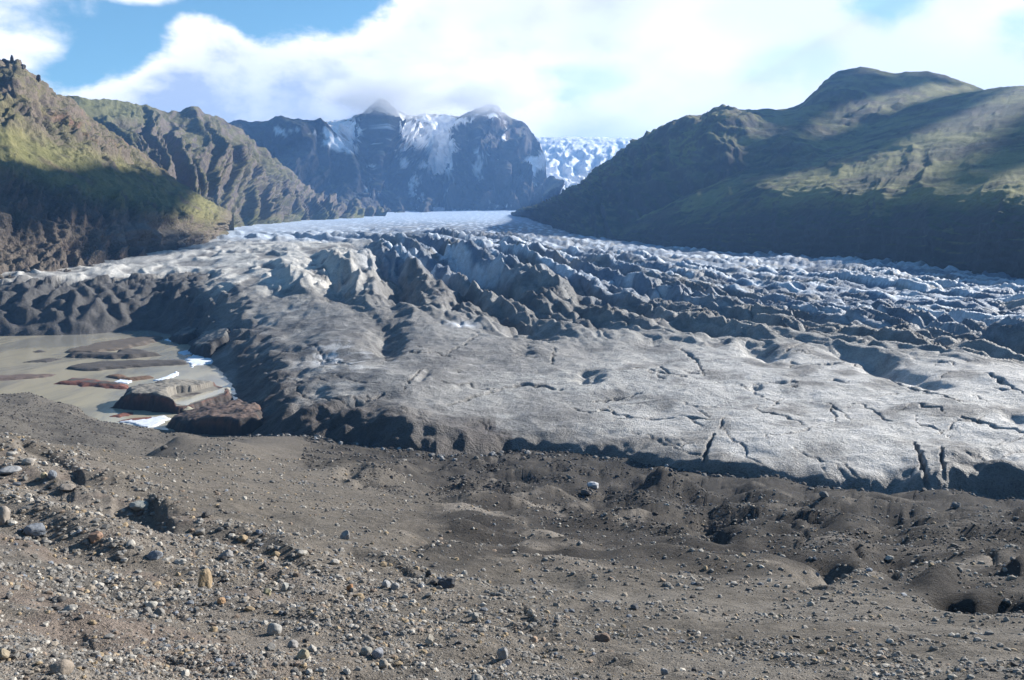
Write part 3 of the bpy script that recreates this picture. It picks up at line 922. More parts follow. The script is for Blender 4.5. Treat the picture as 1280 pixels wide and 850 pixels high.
mtn_left, P_left = mountain('mountain', [
    [(-260, 372, 800), (0, 362, 850), (110, 345, 980), (180, 334, 1100), (232, 328, 1250), (262, 305, 1500), (282, 288, 1900)],
    [(-260, 330, 900), (0, 322, 930), (110, 318, 1040), (180, 315, 1150), (235, 312, 1290), (268, 290, 1550), (284, 284, 1910)],
    [(-260, 300, 960), (0, 286, 980), (110, 280, 1080), (180, 272, 1180), (232, 272, 1320), (270, 276, 1580), (286, 281, 1920)],
    [(-260, 200, 1180), (0, 188, 1200), (90, 202, 1290), (160, 222, 1380), (220, 244, 1520), (262, 262, 1720), (289, 274, 1950)],
    [(-260, 110, 1380), (-60, 120, 1400), (20, 128, 1400), (70, 152, 1460), (130, 182, 1560), (200, 222, 1720), (260, 252, 1900), (290, 269, 2000)],
    [(-260, 20, 1600), (-100, 55, 1600), (-20, 73, 1600), (0, 76, 1600), (22, 78, 1600), (40, 92, 1640), (60, 110, 1680), (85, 124, 1720), (110, 148, 1780), (160, 180, 1850), (215, 222, 1950), (265, 254, 2030), (292, 266, 2080)],
], 380, 300, 'sunlit brown mountainside with a green grass band and craggy crest, at the left edge', gully=11, gw=48, rough=8, strata=22, keep=.35, mat=M_ROCKN, paint=paint_m1, calm=calm_m1)


def paint_m2(P, N, v, qx, qy, g):
    c = base_paint(P, N, v, (.125, .105, .088), (.070, .064, .060), amount=.55, grass_min=.60)
    n = fbm3(P[..., 0] / 90, P[..., 1] / 90, P[..., 2] / 90, 4)
    c = blend(c, (.125, .128, .048), sstep(v, .38, .10) * sstep(n, -.5, .4) * .9)
    c = blend(c, (.115, .120, .050), sstep(qx, 215, 150) * sstep(qy, 165, 140) * .8)
    return c


mountain('mountain', [
    [(60, 330, 1900), (160, 315, 2000), (270, 292, 2300), (300, 276, 2700), (370, 270, 3400), (480, 269, 4300)],
    [(60, 240, 2200), (160, 235, 2350), (250, 240, 2600), (300, 256, 2850), (370, 262, 3480), (480, 268.5, 4350)],
    [(60, 180, 2500), (150, 178, 2650), (220, 188, 2850), (290, 215, 3100), (350, 243, 3500), (400, 256, 3850), (480, 267.5, 4400)],
    [(60, 118, 2900), (100, 123, 2900), (130, 125, 3000), (165, 130, 3100), (200, 137, 3200), (222, 138, 3250), (245, 135, 3300), (262, 143, 3350), (285, 152, 3450), (310, 170, 3600), (340, 196, 3750), (372, 224, 3900),
     (400, 246, 4050), (430, 261, 4250), (480, 267, 4450)],
], 330, 200, 'gullied brown mountain ridge behind the first slope, left of the peaks', gully=62, gw=150, rough=13, crag=.6, strata=0, keep=.22, mat=M_ROCKN, paint=paint_m2, stretch=6.0, seed=3.7)


def paint_m3(P, N, v, qx, qy, g):
    c = base_paint(P, N, v, (.062, .058, .055), (.040, .039, .038), grass=(.070, .078, .038), amount=.5, grass_min=.62)
    n = fbm3(P[..., 0] / 120, P[..., 1] / 120, P[..., 2] / 120, 5)
    sn = np.exp(-((qx - 425) / 26) ** 2 - ((qy - 172) / 18) ** 2) * 1.2 + .4 * np.exp(-((qx - 380) / 22) ** 2 - ((qy - 160) / 8) ** 2)
    c = blend(c, (.80, .82, .86), sstep(sn + n * .7, .45, .8))
    return c


mountain('mountain', [
    [(250, 272, 4300), (360, 271, 4500), (440, 269.5, 4650), (540, 268, 4900)],
    [(250, 215, 4700), (330, 218, 4800), (400, 236, 4900), (460, 255, 4950), (540, 267, 5000)],
    [(250, 160, 5200), (285, 152, 5200), (300, 149, 5200), (322, 152, 5200), (345, 148, 5200), (385, 147, 5200), (400, 149, 5200), (412, 158, 5200), (430, 178, 5150), (450, 205, 5100), (480, 235, 5050), (510, 256, 5050), (540, 266, 5050)],
], 200, 140, 'dark blue shaded mountain shoulder with a few snow streaks, far behind the ridge', gully=90, gw=230, rough=22, keep=.15, mat=M_ROCKF, paint=paint_m3, stretch=5.0, seed=9.1)


def paint_m4(P, N, v, qx, qy, g):
    c = base_paint(P, N, v, (.066, .060, .056), (.040, .039, .039), grass=(.068, .072, .038), amount=.45, grass_min=.56)
    x, y, z = P[..., 0], P[..., 1], P[..., 2]
    n = fbm3(x / 160, y / 160, z / 160, 6, .6)
    c = blend(c, (.200, .150, .115), sstep(qx, 585, 640) * sstep(qy, 225, 160) * sstep(n, -.2, .5) * .7)
    sn = np.zeros(qx.shape)
    for (cx, cy, wx, wy, a) in ((430, 158, 24, 22, 1.5), (434, 186, 16, 10, 1.0), (520, 160, 40, 16, 1.35), (552, 180, 16, 28, 1.35), (525, 182, 24, 10, .9), (545, 205, 18, 10, .7), (565, 150, 22, 10, 1.0), (600, 175, 12, 16, .55),
                                (685, 190, 10, 16, 1.0), (672, 200, 14, 12, .9), (630, 170, 16, 10, .4), (660, 215, 14, 8, .4), (500, 200, 8, 8, .5), (470, 182, 10, 8, .5), (615, 145, 12, 6, .5)):
        sn = sn + a * np.exp(-(((qx - cx) / wx) ** 2 + ((qy - cy) / wy) ** 2) ** 1.3)
    sn = sn * np.where((np.abs(qx - 484) < 16) & (qy < 215), .35, 1)
    c = blend(c, (.82, .84, .88), sstep(sn + n * 1.0 + .35 * fbm3(x / 45, y / 45, z / 45, 4, .6) + (g - 1) * -.35, .50, .95))
    return c


mountain('mountain', [
    [(330, 271, 5000), (420, 269.5, 5050), (520, 268, 5100), (590, 267.5, 5100), (652, 264, 5100), (676, 263, 5150)],
    [(330, 250, 5200), (420, 240, 5300), (470, 225, 5250), (540, 232, 5400), (590, 235, 5300), (630, 228, 5250), (660, 240, 5250), (678, 262, 5200)],
    [(330, 215, 5600), (420, 195, 5800), (474, 175, 5500), (535, 186, 5900), (600, 180, 5550), (636, 190, 5500), (664, 205, 5500), (682, 261, 5300)],
    [(330, 190, 6200), (380, 165, 6200), (410, 151, 6300), (440, 146, 6300), (455, 140, 6150), (466, 130, 6050), (475, 123, 6000), (484, 128, 6000), (495, 136, 6100), (506, 144, 6300), (540, 144, 6400), (575, 146, 6300),
     (592, 139, 6000), (608, 132, 5900), (622, 134, 5900), (640, 147, 5900), (656, 154, 5850), (666, 166, 5800), (676, 178, 5750), (681, 194, 5650), (684, 222, 5500), (688, 260, 5350)],
], 330, 220, 'twin dark peaks with snowfields between them, wrapped in cloud at the head', gully=190, gw=270, rough=40, keep=.12, crag=.8, crest=.5, mat=M_ROCKF, paint=paint_m4, stretch=3.5, seed=5.3)


def paint_m5(P, N, v, qx, qy, g):
    c = np.zeros(P.shape) + (.78, .80, .84)
    n = fbm3(P[..., 0] / 45, P[..., 1] / 90, P[..., 2] / 24, 5, .65)
    c = blend(c, (.40, .50, .63), sstep(n, .05, .5) * .85)
    c = blend(c, (.36, .38, .42), sstep(n, .7, 1.1) * .5)
    return c


o, _p = mountain('icefall', [
    [(655, 267, 5200), (720, 264, 5200), (800, 262, 5100), (900, 262, 5100)],
    [(655, 245, 5700), (720, 240, 5700), (800, 235, 5500), (900, 235, 5500)],
    [(655, 215, 6300), (720, 210, 6300), (800, 212, 6100), (900, 212, 6100)],
    [(655, 172, 7000), (700, 171, 7000), (730, 171, 7050), (770, 172, 7100), (800, 173, 7100), (900, 176, 7100)],
], 170, 120, 'white crevassed icefall pouring down beside the dark twin peaks', gully=30, gw=110, rough=9, keep=.08, crag=.8, mat=M_FALL, paint=paint_m5, stretch=.8, seed=2.2)
o['category'] = 'icefall'


def paint_right(P, N, v, qx, qy, g):
    c = base_paint(P, N, v, (.056, .049, .042), (.034, .031, .029), grass=(.054, .062, .022), amount=.8, grass_min=.70)  # rock and grass tones lowered to deepen the slope's shade
    n = fbm3(P[..., 0] / 60, P[..., 1] / 60, P[..., 2] / 40, 5)
    nb = fbm3(P[..., 0] / 220, P[..., 1] / 220, P[..., 2] / 90, 4)
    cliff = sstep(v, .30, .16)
    c = blend(c, (.034, .031, .029), cliff * .9)  # cliff foot darkened as part of that painted shade
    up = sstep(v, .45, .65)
    c = blend(c, (.185, .178, .062), up * sstep(n + nb, -.6, .3) * .9)  # brighter grass higher up adds painted sunlight to the top
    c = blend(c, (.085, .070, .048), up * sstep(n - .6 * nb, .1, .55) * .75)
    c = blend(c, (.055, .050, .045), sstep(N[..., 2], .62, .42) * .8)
    return c


mtn_right, P_right = mountain('mountain', [
    [(640, 268, 4300), (660, 268, 4000), (690, 281, 2900), (720, 298, 2150), (760, 306, 1950), (800, 312, 1800), (1000, 326, 1500), (1250, 345, 1300)],
    [(642, 267.5, 4300), (665, 264, 4050), (700, 262, 3000), (730, 264, 2350), (775, 265, 2150), (810, 270, 2000), (1000, 280, 1700), (1250, 300, 1500)],
    [(645, 267, 4350), (680, 259, 3600), (725, 237, 2850), (770, 217, 2380), (820, 205, 2200), (880, 195, 2080), (1000, 195, 1980), (1250, 240, 1800)],
    [(648, 266.5, 4400), (690, 253, 3600), (720, 236, 3150), (745, 218, 2850), (765, 205, 2700), (800, 179, 2500), (820, 172, 2450), (835, 165, 2400), (855, 156, 2350), (872, 151, 2300), (890, 144, 2280), (905, 146, 2280), (930, 150, 2280), (965, 150, 2300), (1000, 155, 2300), (1050, 165, 2300), (1120, 175, 2300), (1250, 200, 2200)],
    [(650, 266, 4450), (700, 250, 3950), (750, 214, 3450), (800, 178, 3100), (860, 157, 2950), (890, 143, 2850), (960, 138, 3050), (985, 135, 3100), (1005, 128, 3100), (1022, 113, 3100), (1032, 100, 3100), (1044, 91, 3100), (1075, 84, 3150), (1098, 88, 3150), (1120, 92, 3150), (1160, 91, 3200), (1180, 95, 3250), (1220, 109, 3300), (1300, 140, 3400)],
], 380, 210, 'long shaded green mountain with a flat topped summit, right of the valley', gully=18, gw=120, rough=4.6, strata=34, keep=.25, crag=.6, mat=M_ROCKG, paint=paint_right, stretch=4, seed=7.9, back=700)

mtn_hill, P_hill = mountain('mountain', [
    [(770, 309, 1900), (850, 315, 1640), (920, 321, 1480), (1000, 330, 1330), (1140, 344, 1080), (1280, 357, 900), (1540, 385, 700)],
    [(772, 300, 1910), (850, 296, 1680), (920, 292, 1530), (1000, 290, 1370), (1140, 290, 1110), (1280, 290, 925), (1540, 296, 720)],
    [(776, 292, 1930), (850, 280, 1720), (920, 270, 1580), (1000, 262, 1430), (1140, 262, 1170), (1280, 262, 980), (1540, 255, 780)],
    [(780, 285, 1960), (860, 262, 1790), (920, 247, 1700), (960, 240, 1600), (1020, 236, 1480), (1140, 236, 1260), (1280, 234, 1080), (1540, 215, 880)],
    [(785, 280, 1990), (870, 245, 1850), (930, 217, 1900), (1000, 204, 1950), (1060, 194, 1880), (1140, 184, 1750), (1280, 172, 1620), (1540, 150, 1400)],
    [(790, 276, 2020), (880, 235, 1920), (930, 212, 2000), (970, 198, 2150), (1010, 188, 2300), (1060, 168, 2450), (1100, 148, 2550), (1140, 132, 2600), (1180, 121, 2650), (1220, 115, 2650), (1250, 109, 2650), (1280, 107, 2600), (1400, 95, 2500), (1540, 85, 2300)],
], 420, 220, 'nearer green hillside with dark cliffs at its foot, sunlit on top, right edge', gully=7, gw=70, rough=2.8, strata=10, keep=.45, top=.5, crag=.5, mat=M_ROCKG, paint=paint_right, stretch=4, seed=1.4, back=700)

def tower(parent, px, py, r, w, h, rs, mat):
    V, Fc = ICO2
    P = stone_shape(V, .9, rs) * (w * r / F / 2, w * r / F / 2, h * r / F * .7)
    c0 = at(px, py, r)
    o = link('rock_tower', mesh_from('rock_tower', P + c0, Fc, False, np.zeros((len(V), 3)) + (.060, .055, .050)), mat)
    o.parent = parent
    return o


for k, (px, py, w, h) in enumerate(((6, 77, 6, 5), (15, 75, 5, 8), (-8, 76, 8, 4), (29, 84, 6, 5), (48, 98, 7, 6))):
    tower(mtn_left, px, py, 1595, w, h, 300 + k, M_ROCKN)
for k, (px, py, w, h) in enumerate(((876, 150, 3, 5), (884, 145, 3.2, 9), (868, 153, 5, 4), (896, 143, 7, 3))):
    tower(mtn_right, px, py, 2285, w, h, 320 + k, M_ROCKG)

# ------------------------------------------------------------------ valley floor and lagoon
gx = np.linspace(-14000, 14000, 57); gy = np.linspace(-6000, 16000, 45)
VX, VY = np.meshgrid(gx, gy)
VZ = np.full(VX.shape, -90.0) - 6
link('valley_floor', mesh_from('valley_floor', np.stack([VX, VY, VZ], -1).reshape(-1, 3), grid_faces(45, 57), True, np.zeros((VX.size, 3)) + (.10, .09, .08)), M_ROCKF)
tag(bpy.data.objects['valley_floor'], 'dark gravel floor of the valley under the ice and moraine', 'ground', kind='structure')
wq = np.array([on_level(px, py, ZW) for px, py in ((-330, 545), (330, 545), (330, 402), (-330, 402))])
nw = 24
a, b = np.meshgrid(np.linspace(0, 1, nw), np.linspace(0, 1, nw))
W = (wq[0] * (1 - a)[..., None] + wq[1] * a[..., None]) * (1 - b)[..., None] + (wq[3] * (1 - a)[..., None] + wq[2] * a[..., None]) * b[..., None]
wt = link('water', mesh_from('water', W.reshape(-1, 3), grid_faces(nw, nw), True), M_WATER)
tag(wt, 'silty grey brown meltwater lagoon at the foot of the glacier', 'water', kind='structure')


def islet(name, outline, height, label, category, colour, colour2=None, mat=None, edge=5.0, group=None, level=ZW, kind=None, rim_colour=None, top=None, res=64, rough=.12, bowl=None):
    """a body standing in the water: the waterline is given where it lies in the photograph, the top is a height over it"""
    o2 = [tuple(p) for p in outline]
    base = on_level([p[0] for p in o2], [p[1] for p in o2], level)
    poly = list(zip(base[:, 0], base[:, 1]))
    lo = base[:, :2].min(0) - 3; hi = base[:, :2].max(0) + 3
    size = math.sqrt((hi - lo).prod())
    nx = int(np.clip(res * (hi - lo)[0] / size, 24, 150)); ny = int(np.clip(res * (hi - lo)[1] / size, 16, 150))
    X, Y = np.meshgrid(np.linspace(lo[0], hi[0], nx), np.linspace(lo[1], hi[1], ny))
    wv = size * .045
    Xw = X + wv * fbm2(X / (size * .16), Y / (size * .16), 4); Yw = Y + wv * fbm2(X / (size * .16) + 9, Y / (size * .16), 4)
    d, _s = seg_dist(Xw, Yw, poly + poly[:1])
    d = np.where(inside(Xw, Yw, poly), d, -d)
    qx, qy = project(X, Y, np.full_like(X, level + height * .5))
    h = height * (np.ones_like(X) if top is None else top(qx, qy))
    nn = fbm2(X / (size * .2) + 3, Y / (size * .2), 5, .55)
    f = np.clip(d / edge, 0, 1)
    Z = h * (1 - (1 - f) ** 2.2) * (1 + rough * 1.5 * nn) + .035 * height * fbm2(X / 2.2, Y / 2.2, 3) * f
    Z = np.where(d > 0, Z, np.maximum(d * .6, -1.2))
    if bowl is not None:
        line, lev = bowl
        bx, by = project(X, Y, np.full_like(X, level + lev))
        bd, _s = seg_dist(bx, by, line + line[:1]); bd = np.where(inside(bx, by, line), bd, -bd)
        Z = np.where(bd > -4, np.minimum(Z, lev + .10 - .12 * bd), Z)
    c = np.zeros(X.shape + (3,)) + colour
    if colour2 is not None:
        c = blend(c, colour2, sstep(f + .35 * nn, .75, 1.0))
    if rim_colour is not None:
        c = blend(c, rim_colour, np.exp(-((f - .5) / .2) ** 2) * sstep(nn, -.35, .2) * .8)
    V = np.stack([X, Y, level + Z], -1).reshape(-1, 3)
    Fq = grid_faces(ny, nx)
    Fq = Fq[(d.reshape(-1)[Fq] > -2.0).any(1)]
    used = np.unique(Fq); m = np.full(len(V), -1); m[used] = np.arange(len(used))
    o = link(name, mesh_from(name, V[used], m[Fq], True, c.reshape(-1, 3)[used]), mat or M_BANK)
    return tag(o, label, category, group, kind)


GM = 'mud banks in the lagoon'
DK, RD = (.070, .062, .056), (.150, .062, .045)
islet('mud_bank', [(78, 441), (120, 430), (160, 424), (205, 421), (195, 428), (150, 438), (110, 442)], 1.6, 'brown wedge of mud reaching from the dark ice front into the lagoon', 'mud bank', (.10, .082, .066), group=GM)
islet('mud_bank', [(76, 447), (100, 443), (140, 444), (158, 437), (180, 440), (200, 445), (160, 449), (110, 448)], 2.4, 'dark mud bank with a pointed hump, in the middle of the lagoon', 'mud bank', DK, group=GM)
islet('mud_bank', [(82, 461), (95, 456), (150, 452), (230, 451), (236, 455), (180, 459), (110, 464)], 1.5, 'longest dark flat mud bank lying across the lagoon', 'mud bank', DK, group=GM)
islet('mud_bank', [(28, 453), (60, 448), (78, 449), (60, 453)], .8, 'small dark spit left of the pointed mud bank', 'mud bank', DK, group=GM)
islet('mud_bank', [(40, 440), (50, 437), (58, 440), (48, 441)], .7, 'tiny dark islet near the ice front', 'mud bank', DK, group=GM)
islet('mud_bank', [(-60, 474), (0, 470), (30, 468), (72, 468), (60, 472), (0, 476)], .8, 'thin reddish mud strip at the lagoon shore', 'mud bank', (.115, .085, .072), group=GM)
islet('mud_bank', [(68, 480), (95, 473), (130, 477), (163, 482), (158, 487), (120, 484)], 1.4, 'rust red mud bank before the big ice block', 'mud bank', RD, DK, group=GM)
islet('mud_bank', [(130, 471), (150, 468), (162, 473), (188, 470), (192, 473), (160, 477)], 1.2, 'ragged red brown mud patch behind the rust red bank', 'mud bank', (.12, .075, .050), group=GM)
islet('mud_bank', [(135, 521), (150, 517), (165, 515), (168, 518), (150, 522)], .7, 'narrow red sliver of mud under the big ice block', 'mud bank', RD, group=GM)
islet('mud_bank', [(146, 527), (165, 523), (190, 521), (198, 524), (170, 528)], .7, 'longer red sliver of mud beside the white floe', 'mud bank', RD, group=GM)
POOL = [(214, 500), (222, 497), (240, 495), (262, 489), (283, 484), (280, 491), (262, 497), (243, 503), (232, 508), (222, 506)]
berg = islet('iceberg', [(141, 510), (158, 502), (172, 497), (210, 491), (250, 487), (288, 491), (292, 500), (266, 507), (245, 514), (232, 518), (215, 517), (180, 514)], 7.5,
             'big dark dirt-covered ice block with shade-darkened steep front, in the lagoon', 'iceberg', (.045, .036, .034), (.185, .170, .145), edge=4.5, rim_colour=(.15, .07, .05), res=120, rough=.07,  # dark dirt plus shade put into the side colour, lit tone on top
             top=lambda qx, qy: np.interp(qx, [140, 165, 200, 240, 290], [.35, .95, 1.0, .80, .62]) * (1 - .45 * sstep(qy, 492, 512) * sstep(qx, 190, 240)), bowl=(POOL, 2.6))
pool = islet('meltwater_pool', POOL, .1, None, None, (.30, .27, .20), level=ZW + 2.6, mat=M_WATER, rough=.02, edge=.3)
pool.parent = berg
islet('iceberg', [(203, 533), (230, 529), (262, 524), (300, 520), (335, 528), (330, 550), (262, 548), (225, 543)], 7.5,
      'black ledge of dirty ice closing the lagoon, reddish on top', 'iceberg', (.040, .035, .033), (.120, .085, .070), edge=4.0, rim_colour=(.13, .07, .05), res=110, rough=.07,
      top=lambda qx, qy: np.interp(qx, [200, 235, 270, 330], [.3, .75, 1.0, 1.1]))
islet('iceberg', [(236, 441), (248, 430), (272, 420), (294, 424), (288, 442), (260, 449)], 12.0, 'tilted grey slab of dirty ice leaning out over the far right of the lagoon', 'iceberg', (.040, .039, .040), (.165, .160, .150), edge=3.5, res=90, rough=.05,
      top=lambda qx, qy: np.interp(qx, [236, 262, 290], [.35, .75, 1.15]))
islet('iceberg', [(212, 425), (228, 415), (248, 411), (262, 416), (246, 428), (228, 431)], 9.0, 'smaller tilted ice slab behind the leaning grey slab', 'iceberg', (.038, .037, .038), (.120, .116, .110), edge=3.5, res=80, rough=.06,
      top=lambda qx, qy: np.interp(qx, [212, 236, 260], [.3, .8, 1.1]))
GF = 'ice floes in the lagoon'
WH = (.62, .66, .72)
_islet = islet
def islet(*a, **k): return _islet(*a, edge=1.2, **k)
islet('ice_floe', [(233, 449), (250, 440), (283, 438), (280, 446), (262, 455), (244, 456), (240, 460), (236, 456)], .6, 'wide bluish white ice floe against the glacier edge', 'ice floe', WH, group=GF)
islet('ice_floe', [(222, 441), (240, 436), (262, 434), (246, 441), (230, 444)], .4, 'thin pale blue floe just behind the wide one', 'ice floe', (.50, .58, .68), group=GF)
islet('ice_floe', [(190, 476), (205, 472), (222, 464), (224, 468), (205, 476)], .5, 'white curved sliver of ice behind the big dark block', 'ice floe', WH, group=GF)
islet('ice_floe', [(142, 478), (150, 474), (166, 476), (160, 480)], .4, 'small white floe between two red mud patches', 'ice floe', WH, group=GF)
islet('ice_floe', [(148, 528), (175, 524), (205, 520), (212, 524), (196, 533), (180, 536), (165, 530)], .5, 'white slush floe at the near end of the lagoon', 'ice floe', (.58, .61, .66), group=GF)
islet('ice_floe', [(205, 425), (215, 422), (225, 424), (218, 428)], .4, 'pale scrap of ice in the far corner of the lagoon', 'ice floe', WH, group=GF)


# ------------------------------------------------------------------ stones
GREY, TAN, PALE, DARK, RUST, BLUE = (.18, .170, .155), (.27, .205, .130), (.35, .325, .285), (.075, .070, .066), (.30, .155, .075), (.16, .172, .190)


def big_stone(px, py, w, h, colour, label, category='stone', angular=.5, rs=0, group='stones on the moraine slope', spin=None, flat=.8):
    """a stone told apart in the photograph: its middle and its size in the photograph's pixels"""
    x, y, z, r = ground_hit(px, py + h * .32)
    m = r * 1.02 / F
    V, Fc = ICO3
    P = stone_shape(V, angular, rs)
    P = P * (w * m / 2, w * m / 2 * .9, h * m / 2 * 1.08)
    a = spin if spin is not None else (rs * 1.7) % 6.28
    # colour varies a little over the stone
    cc = np.array(colour) * (1 + .16 * fbm3(V[:, 0] * 2 + rs, V[:, 1] * 2, V[:, 2] * 2, 4))[:, None]
    P[:, 2] -= HC
    me = mesh_from('stone', P, Fc, angular < .35, np.clip(cc, .02, .8))
    o = link('stone' if category == 'stone' else 'boulder', me, M_STONE)
    o.location = (x, y, z + HC + h * m * .22)
    o.rotation_euler = (0, 0, a if w < h * 1.5 else 0)
    return tag(o, label, category, group)


big = [
    (255, 725, 22, 34, TAN, 'large ochre boulder standing upright on the scree slope', 'boulder', .75, 1),
    (276, 751, 11, 11, (.33, .21, .12), 'small orange stone just below the ochre boulder', 'stone', .5, 2),
    (46, 664, 25, 14, BLUE, 'blue grey slab stone on the upper left slope', 'stone', .6, 3),
    (119, 671, 18, 13, (.24, .155, .11), 'reddish brown stone right of the blue grey slab', 'stone', .6, 4),
    (36, 578, 15, 10, (.30, .27, .235), 'pale rounded stone near the top of the left slope', 'stone', .1, 5),
    (12, 588, 24, 8, (.26, .26, .26), 'long flat grey stone at the left edge below the pale round one', 'stone', .4, 6),
    (65, 596, 12, 11, BLUE, 'bluish stone below the pale round one with a yellow chip beside it', 'stone', .5, 7),
    (55, 596, 7, 8, (.36, .30, .19), 'little yellow stone touching a bluish stone', 'stone', .3, 8),
    (85, 610, 17, 7, (.28, .24, .20), 'flat tan stone on the slope under the bluish stone', 'stone', .4, 9),
    (174, 634, 25, 11, (.22, .23, .215), 'long grey green stone lying on the left slope crest', 'stone', .4, 10),
    (193, 694, 20, 12, BLUE, 'smooth bluish slab above the ochre boulder to its left', 'stone', .35, 11),
    (226, 703, 16, 9, PALE, 'white flat stone between the bluish slab and ochre boulder', 'stone', .5, 12),
    (283, 693, 17, 12, (.22, .21, .20), 'grey block with a dark broken side, above the ochre boulder', 'stone', .8, 13),
    (432, 669, 14, 15, (.25, .24, .23), 'lone grey block sitting on the flat moraine above the scarp', 'boulder', .95, 14),
    (343, 786, 18, 18, (.29, .28, .26), 'smooth egg shaped pale stone low on the slope', 'stone', .1, 15),
    (378, 818, 19, 19, (.31, .27, .19), 'yellowish wedge stone below the egg shaped pale one', 'stone', .7, 16),
    (366, 806, 15, 12, (.23, .22, .21), 'grey stone leaning on the yellowish wedge', 'stone', .3, 17),
    (334, 740, 12, 11, (.28, .25, .16), 'square yellow olive stone in the stone band', 'stone', .9, 18),
    (356, 734, 11, 14, (.27, .27, .25), 'pale upright stone right of the square yellow one', 'stone', .7, 19),
    (190, 756, 14, 9, (.33, .31, .27), 'whitish stone sitting on two grey cobbles', 'stone', .2, 20),
    (184, 764, 11, 11, GREY, 'left grey cobble under the whitish stone', 'stone', .15, 21),
    (199, 766, 13, 11, GREY, 'right grey cobble under the whitish stone', 'stone', .15, 22),
    (560, 729, 26, 17, (.075, .075, .078), 'dark flat-faced boulder at the end of the scarp', 'boulder', .95, 23),
    (536, 716, 9, 14, DARK, 'small black stone just left of the dark flat-faced boulder', 'stone', .8, 24),
    (483, 731, 13, 11, (.28, .28, .28), 'pale grey stone below the middle of the scarp', 'stone', .5, 25),
    (495, 733, 13, 10, (.25, .24, .23), 'second pale grey stone beside it toward the dark boulder', 'stone', .5, 26),
    (537, 800, 14, 17, (.32, .29, .24), 'cream stone casting a broad shadow at the bottom', 'boulder', .6, 27),
    (473, 815, 16, 16, (.23, .235, .25), 'smooth blue grey cobble in the bottom cluster', 'stone', .1, 28),
    (479, 830, 15, 13, (.27, .24, .20), 'round tan cobble lowest in the bottom cluster', 'stone', .1, 29),
    (458, 814, 15, 11, (.24, .23, .20), 'olive grey cobble on the left of the bottom cluster', 'stone', .15, 30),
    (459, 800, 12, 12, GREY, 'dark grey cobble at the top of the bottom cluster', 'stone', .3, 31),
    (628, 816, 16, 22, (.26, .25, .24), 'tall grey stone with deep shadow right of the cream stone', 'boulder', .7, 32),
    (635, 829, 11, 9, (.27, .26, .26), 'grey stone at the foot of the tall grey one', 'stone', .6, 33),
    (594, 772, 12, 14, (.25, .235, .21), 'thin leaning slab stone above the tall grey one', 'stone', .8, 34),
    (665, 765, 12, 11, (.30, .265, .22), 'tan stone on the lip of the small right scarp', 'stone', .5, 35),
    (667, 799, 11, 10, (.34, .24, .17), 'pinkish round stone below the small right scarp', 'stone', .2, 36),
    (753, 797, 20, 14, (.16, .115, .09), 'brown lone rock on the lower right slope', 'boulder', .7, 37),
    (793, 759, 13, 9, (.10, .10, .105), 'dark grey rock on the gravel above the brown lone rock', 'stone', .7, 38),
    (831, 840, 12, 12, (.22, .22, .225), 'grey slab stone at the bottom right of the scree', 'stone', .8, 39),
    (595, 850, 20, 14, (.25, .235, .21), 'pale rock cut by the bottom edge', 'boulder', .4, 40),
    (78, 838, 26, 20, (.22, .185, .15), 'broad tan boulder half buried at the bottom left', 'boulder', .3, 41),
    (5, 820, 14, 12, (.25, .21, .15), 'yellowish stone at the lower left corner', 'stone', .4, 42),
    (438, 735, 10, 10, RUST, 'bright orange stone in the middle of the stone band', 'stone', .7, 43),
    (3, 645, 18, 26, (.24, .21, .18), 'tan boulder cut by the left edge', 'boulder', .3, 44),
    (205, 560, 9, 7, DARK, 'dark stone on the flat gravel beyond the left slope', 'stone', .6, 45),
    (1030, 620, 12, 8, (.14, .135, .13), 'angular ice-side rock at the foot of the glacier front', 'stone', .7, 46),
    (1195, 632, 14, 8, (.15, .148, .145), 'grey block at the mouth of the wide ice crack', 'stone', .8, 47),
    (490, 748, 8, 6, (.30, .29, .27), 'small white pebble stone under the scarp', 'stone', .4, 48),
    (742, 608, 18, 9, (.40, .40, .41), 'dirty white ice lump among the dark hummocks', 'ice lump', .5, 49),
    (733, 617, 14, 7, (.10, .09, .085), 'dark rock beside the dirty white ice lump', 'stone', .7, 50),
]
for b_ in big:
    big_stone(*b_)

